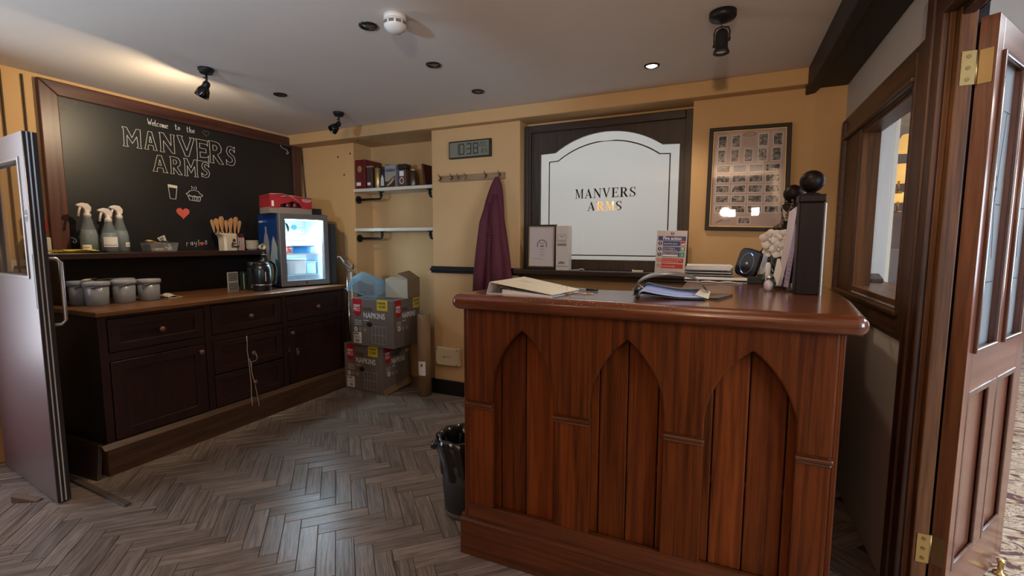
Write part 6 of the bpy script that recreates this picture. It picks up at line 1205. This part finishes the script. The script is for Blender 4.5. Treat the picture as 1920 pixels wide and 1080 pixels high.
def canopy(t, r, h_): part('canopy', B().lathe([(r, 0), (r, -h_ * .4), (r * .85, -h_ * .55), (r * .8, -h_), (.01, -h_ - .002)], n=32), IRON, t)
# chalkboard spotlights
for (x, y, lab, aim, lit) in ((-2.806, 1.834, 'black spotlight on the ceiling lighting the near end of the chalkboard', (-.55, -.10, -.83), True), (-2.79, 2.852, 'small black spotlight on the ceiling by the bulkhead corner', (-.30, -.62, -.72), False)):
    t = thing('ceiling_spotlight', lab, 'spotlight', (x, y, H), group='chalkboard spotlights')
    canopy(t, .042, .028); part('stem', B().cyl((0, 0, -.028), (0, 0, -.085), .006), IRON, t); part('thumbscrew', B().cyl((-.002, -.018, -.055), (0, 0, -.055), .004), IRON, t)
    A = Vector(aim).normalized(); p0 = Vector((0, 0, -.085)); MM = Matrix.Translation(p0) @ A.to_track_quat('Z', 'Y').to_matrix().to_4x4()
    part('knuckle', B(MM).lathe([(.012, -.012), (.020, 0), (.020, .022), (.016, .03)], n=20), IRON, t)
    part('shade', B(MM).lathe([(.018, .02), (.030, .04), (.036, .065), (.037, .082)], n=28, cap0=True, cap1=False), mat('spot_dark_chrome', (.055, .055, .06), .12, 1), t, solid=.002)
    part('bulb', B(MM).lathe([(.010, .025), (.024, .05), (.028, .062), (.02, .066), (.004, .067)], n=20), mat('bulb_glass', (.3, .3, .3), .1, .6), t)
spot('chalkboard_lamp', (-2.85, 1.826, 2.165), (-3.85, 1.75, 2.10), 40, (1.0, .78, .50), 176, .10, .02)
t = thing('ceiling_spotlight', 'large black cylinder spotlight on a yoke above the desk', 'spotlight', (-.046, 2.34, H))
part('canopy', B().lathe([(.056, 0), (.056, -.022), (.050, -.030), (.02, -.040), (.008, -.046)], n=36), IRON, t)
part('yoke', B().tube([(-.030, 0, -.145), (-.032, 0, -.085), (-.026, 0, -.066), (0, 0, -.06), (.026, 0, -.066), (.032, 0, -.085), (.030, 0, -.125)], .0035, 6), IRON, t)
part('cylinder', B().lathe([(.012, -.072), (.022, -.080), (.0265, -.092), (.0265, -.150), (.029, -.158), (.033, -.166), (.034, -.174), (.024, -.172)], n=32, cap1=False), IRON, t); part('lens', B().lathe([(.026, -.165), (.020, -.169), (.004, -.170)], n=24), mat('spot_lens', (.7, .68, .66), .1, .3), t)
part('yoke_screw', B().cyl((.028, 0, -.115), (.036, 0, -.115), .005).cyl((-.036, 0, -.14), (-.028, 0, -.14), .005), IRON, t); part('wire', B().tube([(0, 0, -.045), (-.006, 0, -.06), (.006, 0, -.072), (0, 0, -.08)], .0018, 5).tube([(.002, 0, -.075), (.014, 0, -.066), (.024, 0, -.075)], .0015, 5), IRON, t)

# ================================================================ LEFT STEEL DOOR
LM = Matrix.Translation((-3.745, 1.135, 0)) @ Matrix.Rotation(R(-5.6), 4, 'Z')
d2 = thing('door_2', 'grey steel faced fire door standing open, glazed with a vision panel', 'door', M=LM, kind='structure')
LW_, LH_, LT_ = .80, 1.805, .052
TF = frame((0, 0, 0), (1, 0, 0), UP)
VP_ = rect(.20, LW_ - .085, 1.135, 1.68)
part('core', shape([rect(0, LW_ - .004, .01, LH_), VP_], LT_ - .004, frame((0, LT_ - .002, 0), (1, 0, 0), UP)), mat('door_core_dark', (.035, .022, .018), .5), d2)
part('steel_face', shape([rect(0, LW_, .01, LH_), VP_], .002, frame((0, .002, 0), (1, 0, 0), UP)), mat('door_steel', (.31, .28, .285), .36, .7, noise=.10, nscale=3), d2)
part('vision_frame', shape([rect(.185, LW_ - .07, 1.12, 1.695), rect(.20, LW_ - .085, 1.135, 1.68)], .010, frame((0, .004, 0), (1, 0, 0), UP)), mat('frame_steel', (.45, .42, .42), .3, .8), d2, bevel=.002)
part('glass', B().box(.195, LW_ - .08, .022, .030, 1.13, 1.685), GLASS, d2)
for y in (.014, .030): part('seal_strip', B().box(LW_ - .004, LW_ + .001, y, y + .005, .01, LH_), mat('seal_grey', (.50, .50, .52), .4), d2)
part('edge_lipping', B().box(LW_ - .004, LW_ - .001, 0, LT_, .01, LH_), mat('lipping_dark', (.018, .012, .012), .4), d2)
part('push_strip', B().box(LW_ - .045, LW_ - .012, -.0015, 0, .98, 1.24), STEELD, d2)
sk = part('round_sticker', shape([circ(LW_ - .043, 1.42, .022, 24, ry=.030)], .0006, frame((0, 0, 0), (1, 0, 0), UP)), mat('sticker_blue', (.06, .07, .10), .4), d2); part('sticker_band', shape([rect(LW_ - .063, LW_ - .023, 1.417, 1.423), circ(LW_ - .043, 1.42, .0225, 24, ry=.0305), circ(LW_ - .043, 1.42, .0205, 24, ry=.0285)], .0005, frame((0, -.0006, 0), (1, 0, 0), UP)), LGREY, sk)
b = B(); hx, hy = LW_ - .075, LT_; b.tube([(hx, hy, 1.215), (hx, hy + .045, 1.215), (hx, hy + .062, 1.195), (hx, hy + .062, .905), (hx, hy + .045, .885), (hx, hy, .885)], .009, 10); part('pull_handle', b, STEEL, d2)
t = thing('door_wedge', 'brown wooden wedge under the steel door', 'door wedge', (-3.135, 1.012, 0), R(28)); part('wedge', B().hexa([(-.06, -.018, 0), (.06, -.018, 0), (.06, .018, 0), (-.06, .018, 0)], [(-.06, -.018, .035), (.06, -.018, .006), (.06, .018, .006), (-.06, .018, .035)]), mat('wedge_wood', (.14, .09, .06), .7), t, bevel=.002)
t = thing('threshold_strip', 'loose metal and wood threshold strip lying on the floor by the steel door', 'strip', (-3.0, 1.21, 0), R(-2)); part('strip', B().box(-.40, .375, -.014, .014, 0, .012), wood('strip_wood', (.04, .028, .02, 1), (.13, .09, .065, 1), 'x', 20, .06, .5, .1), t, bevel=.003); part('metal_edge', B().box(-.40, .375, -.0155, -.010, .008, .0135), STEELD, t)
# small wall fittings behind the steel door
t = thing('fire_call_point', 'red fire call point on the wall between the steel door and the chalkboard', 'call point', (XL, 1.36, 1.36)); part('box', B().box(0, .035, -.02, .075, 0, .09), mat('alarm_red', (.40, .01, .01), .4), t, bevel=.005); part('lever', B().box(.035, .05, .0, .05, -.03, .05), WHITE, t, bevel=.008)
t = thing('wall_phone', 'cream wall intercom below the red call point', 'intercom', (XL, 1.36, 1.235)); part('box', B().box(0, .045, -.03, .085, 0, .09), mat('intercom_cream', (.50, .45, .38), .5), t, bevel=.006); part('cradle', B().box(.045, .06, .0, .05, .03, .05), WHITE, t)
t = thing('wall_notice', 'small pale notice with dark lines on the wall behind the steel door', 'notice', (XL, 1.30, 1.06)); part('sheet', B().box(0, .002, -.03, .10, 0, .13), LGREY, t); part('print', B().box(.002, .003, -.02, .09, .02, .05).box(.002, .003, -.02, .09, .075, .095), mat('notice_dark', (.10, .05, .06), .5), t)
t = thing('wall_socket', 'cream double socket low on the wall beside the dresser side', 'socket', (XL, 1.27, .55)); part('plate', B().box(0, .010, -.05, .05, 0, .085), mat('socket_cream', (.5, .46, .4), .5), t, bevel=.003); part('plug', B().box(.010, .05, -.015, .02, .02, .06), BLACK, t, bevel=.004)
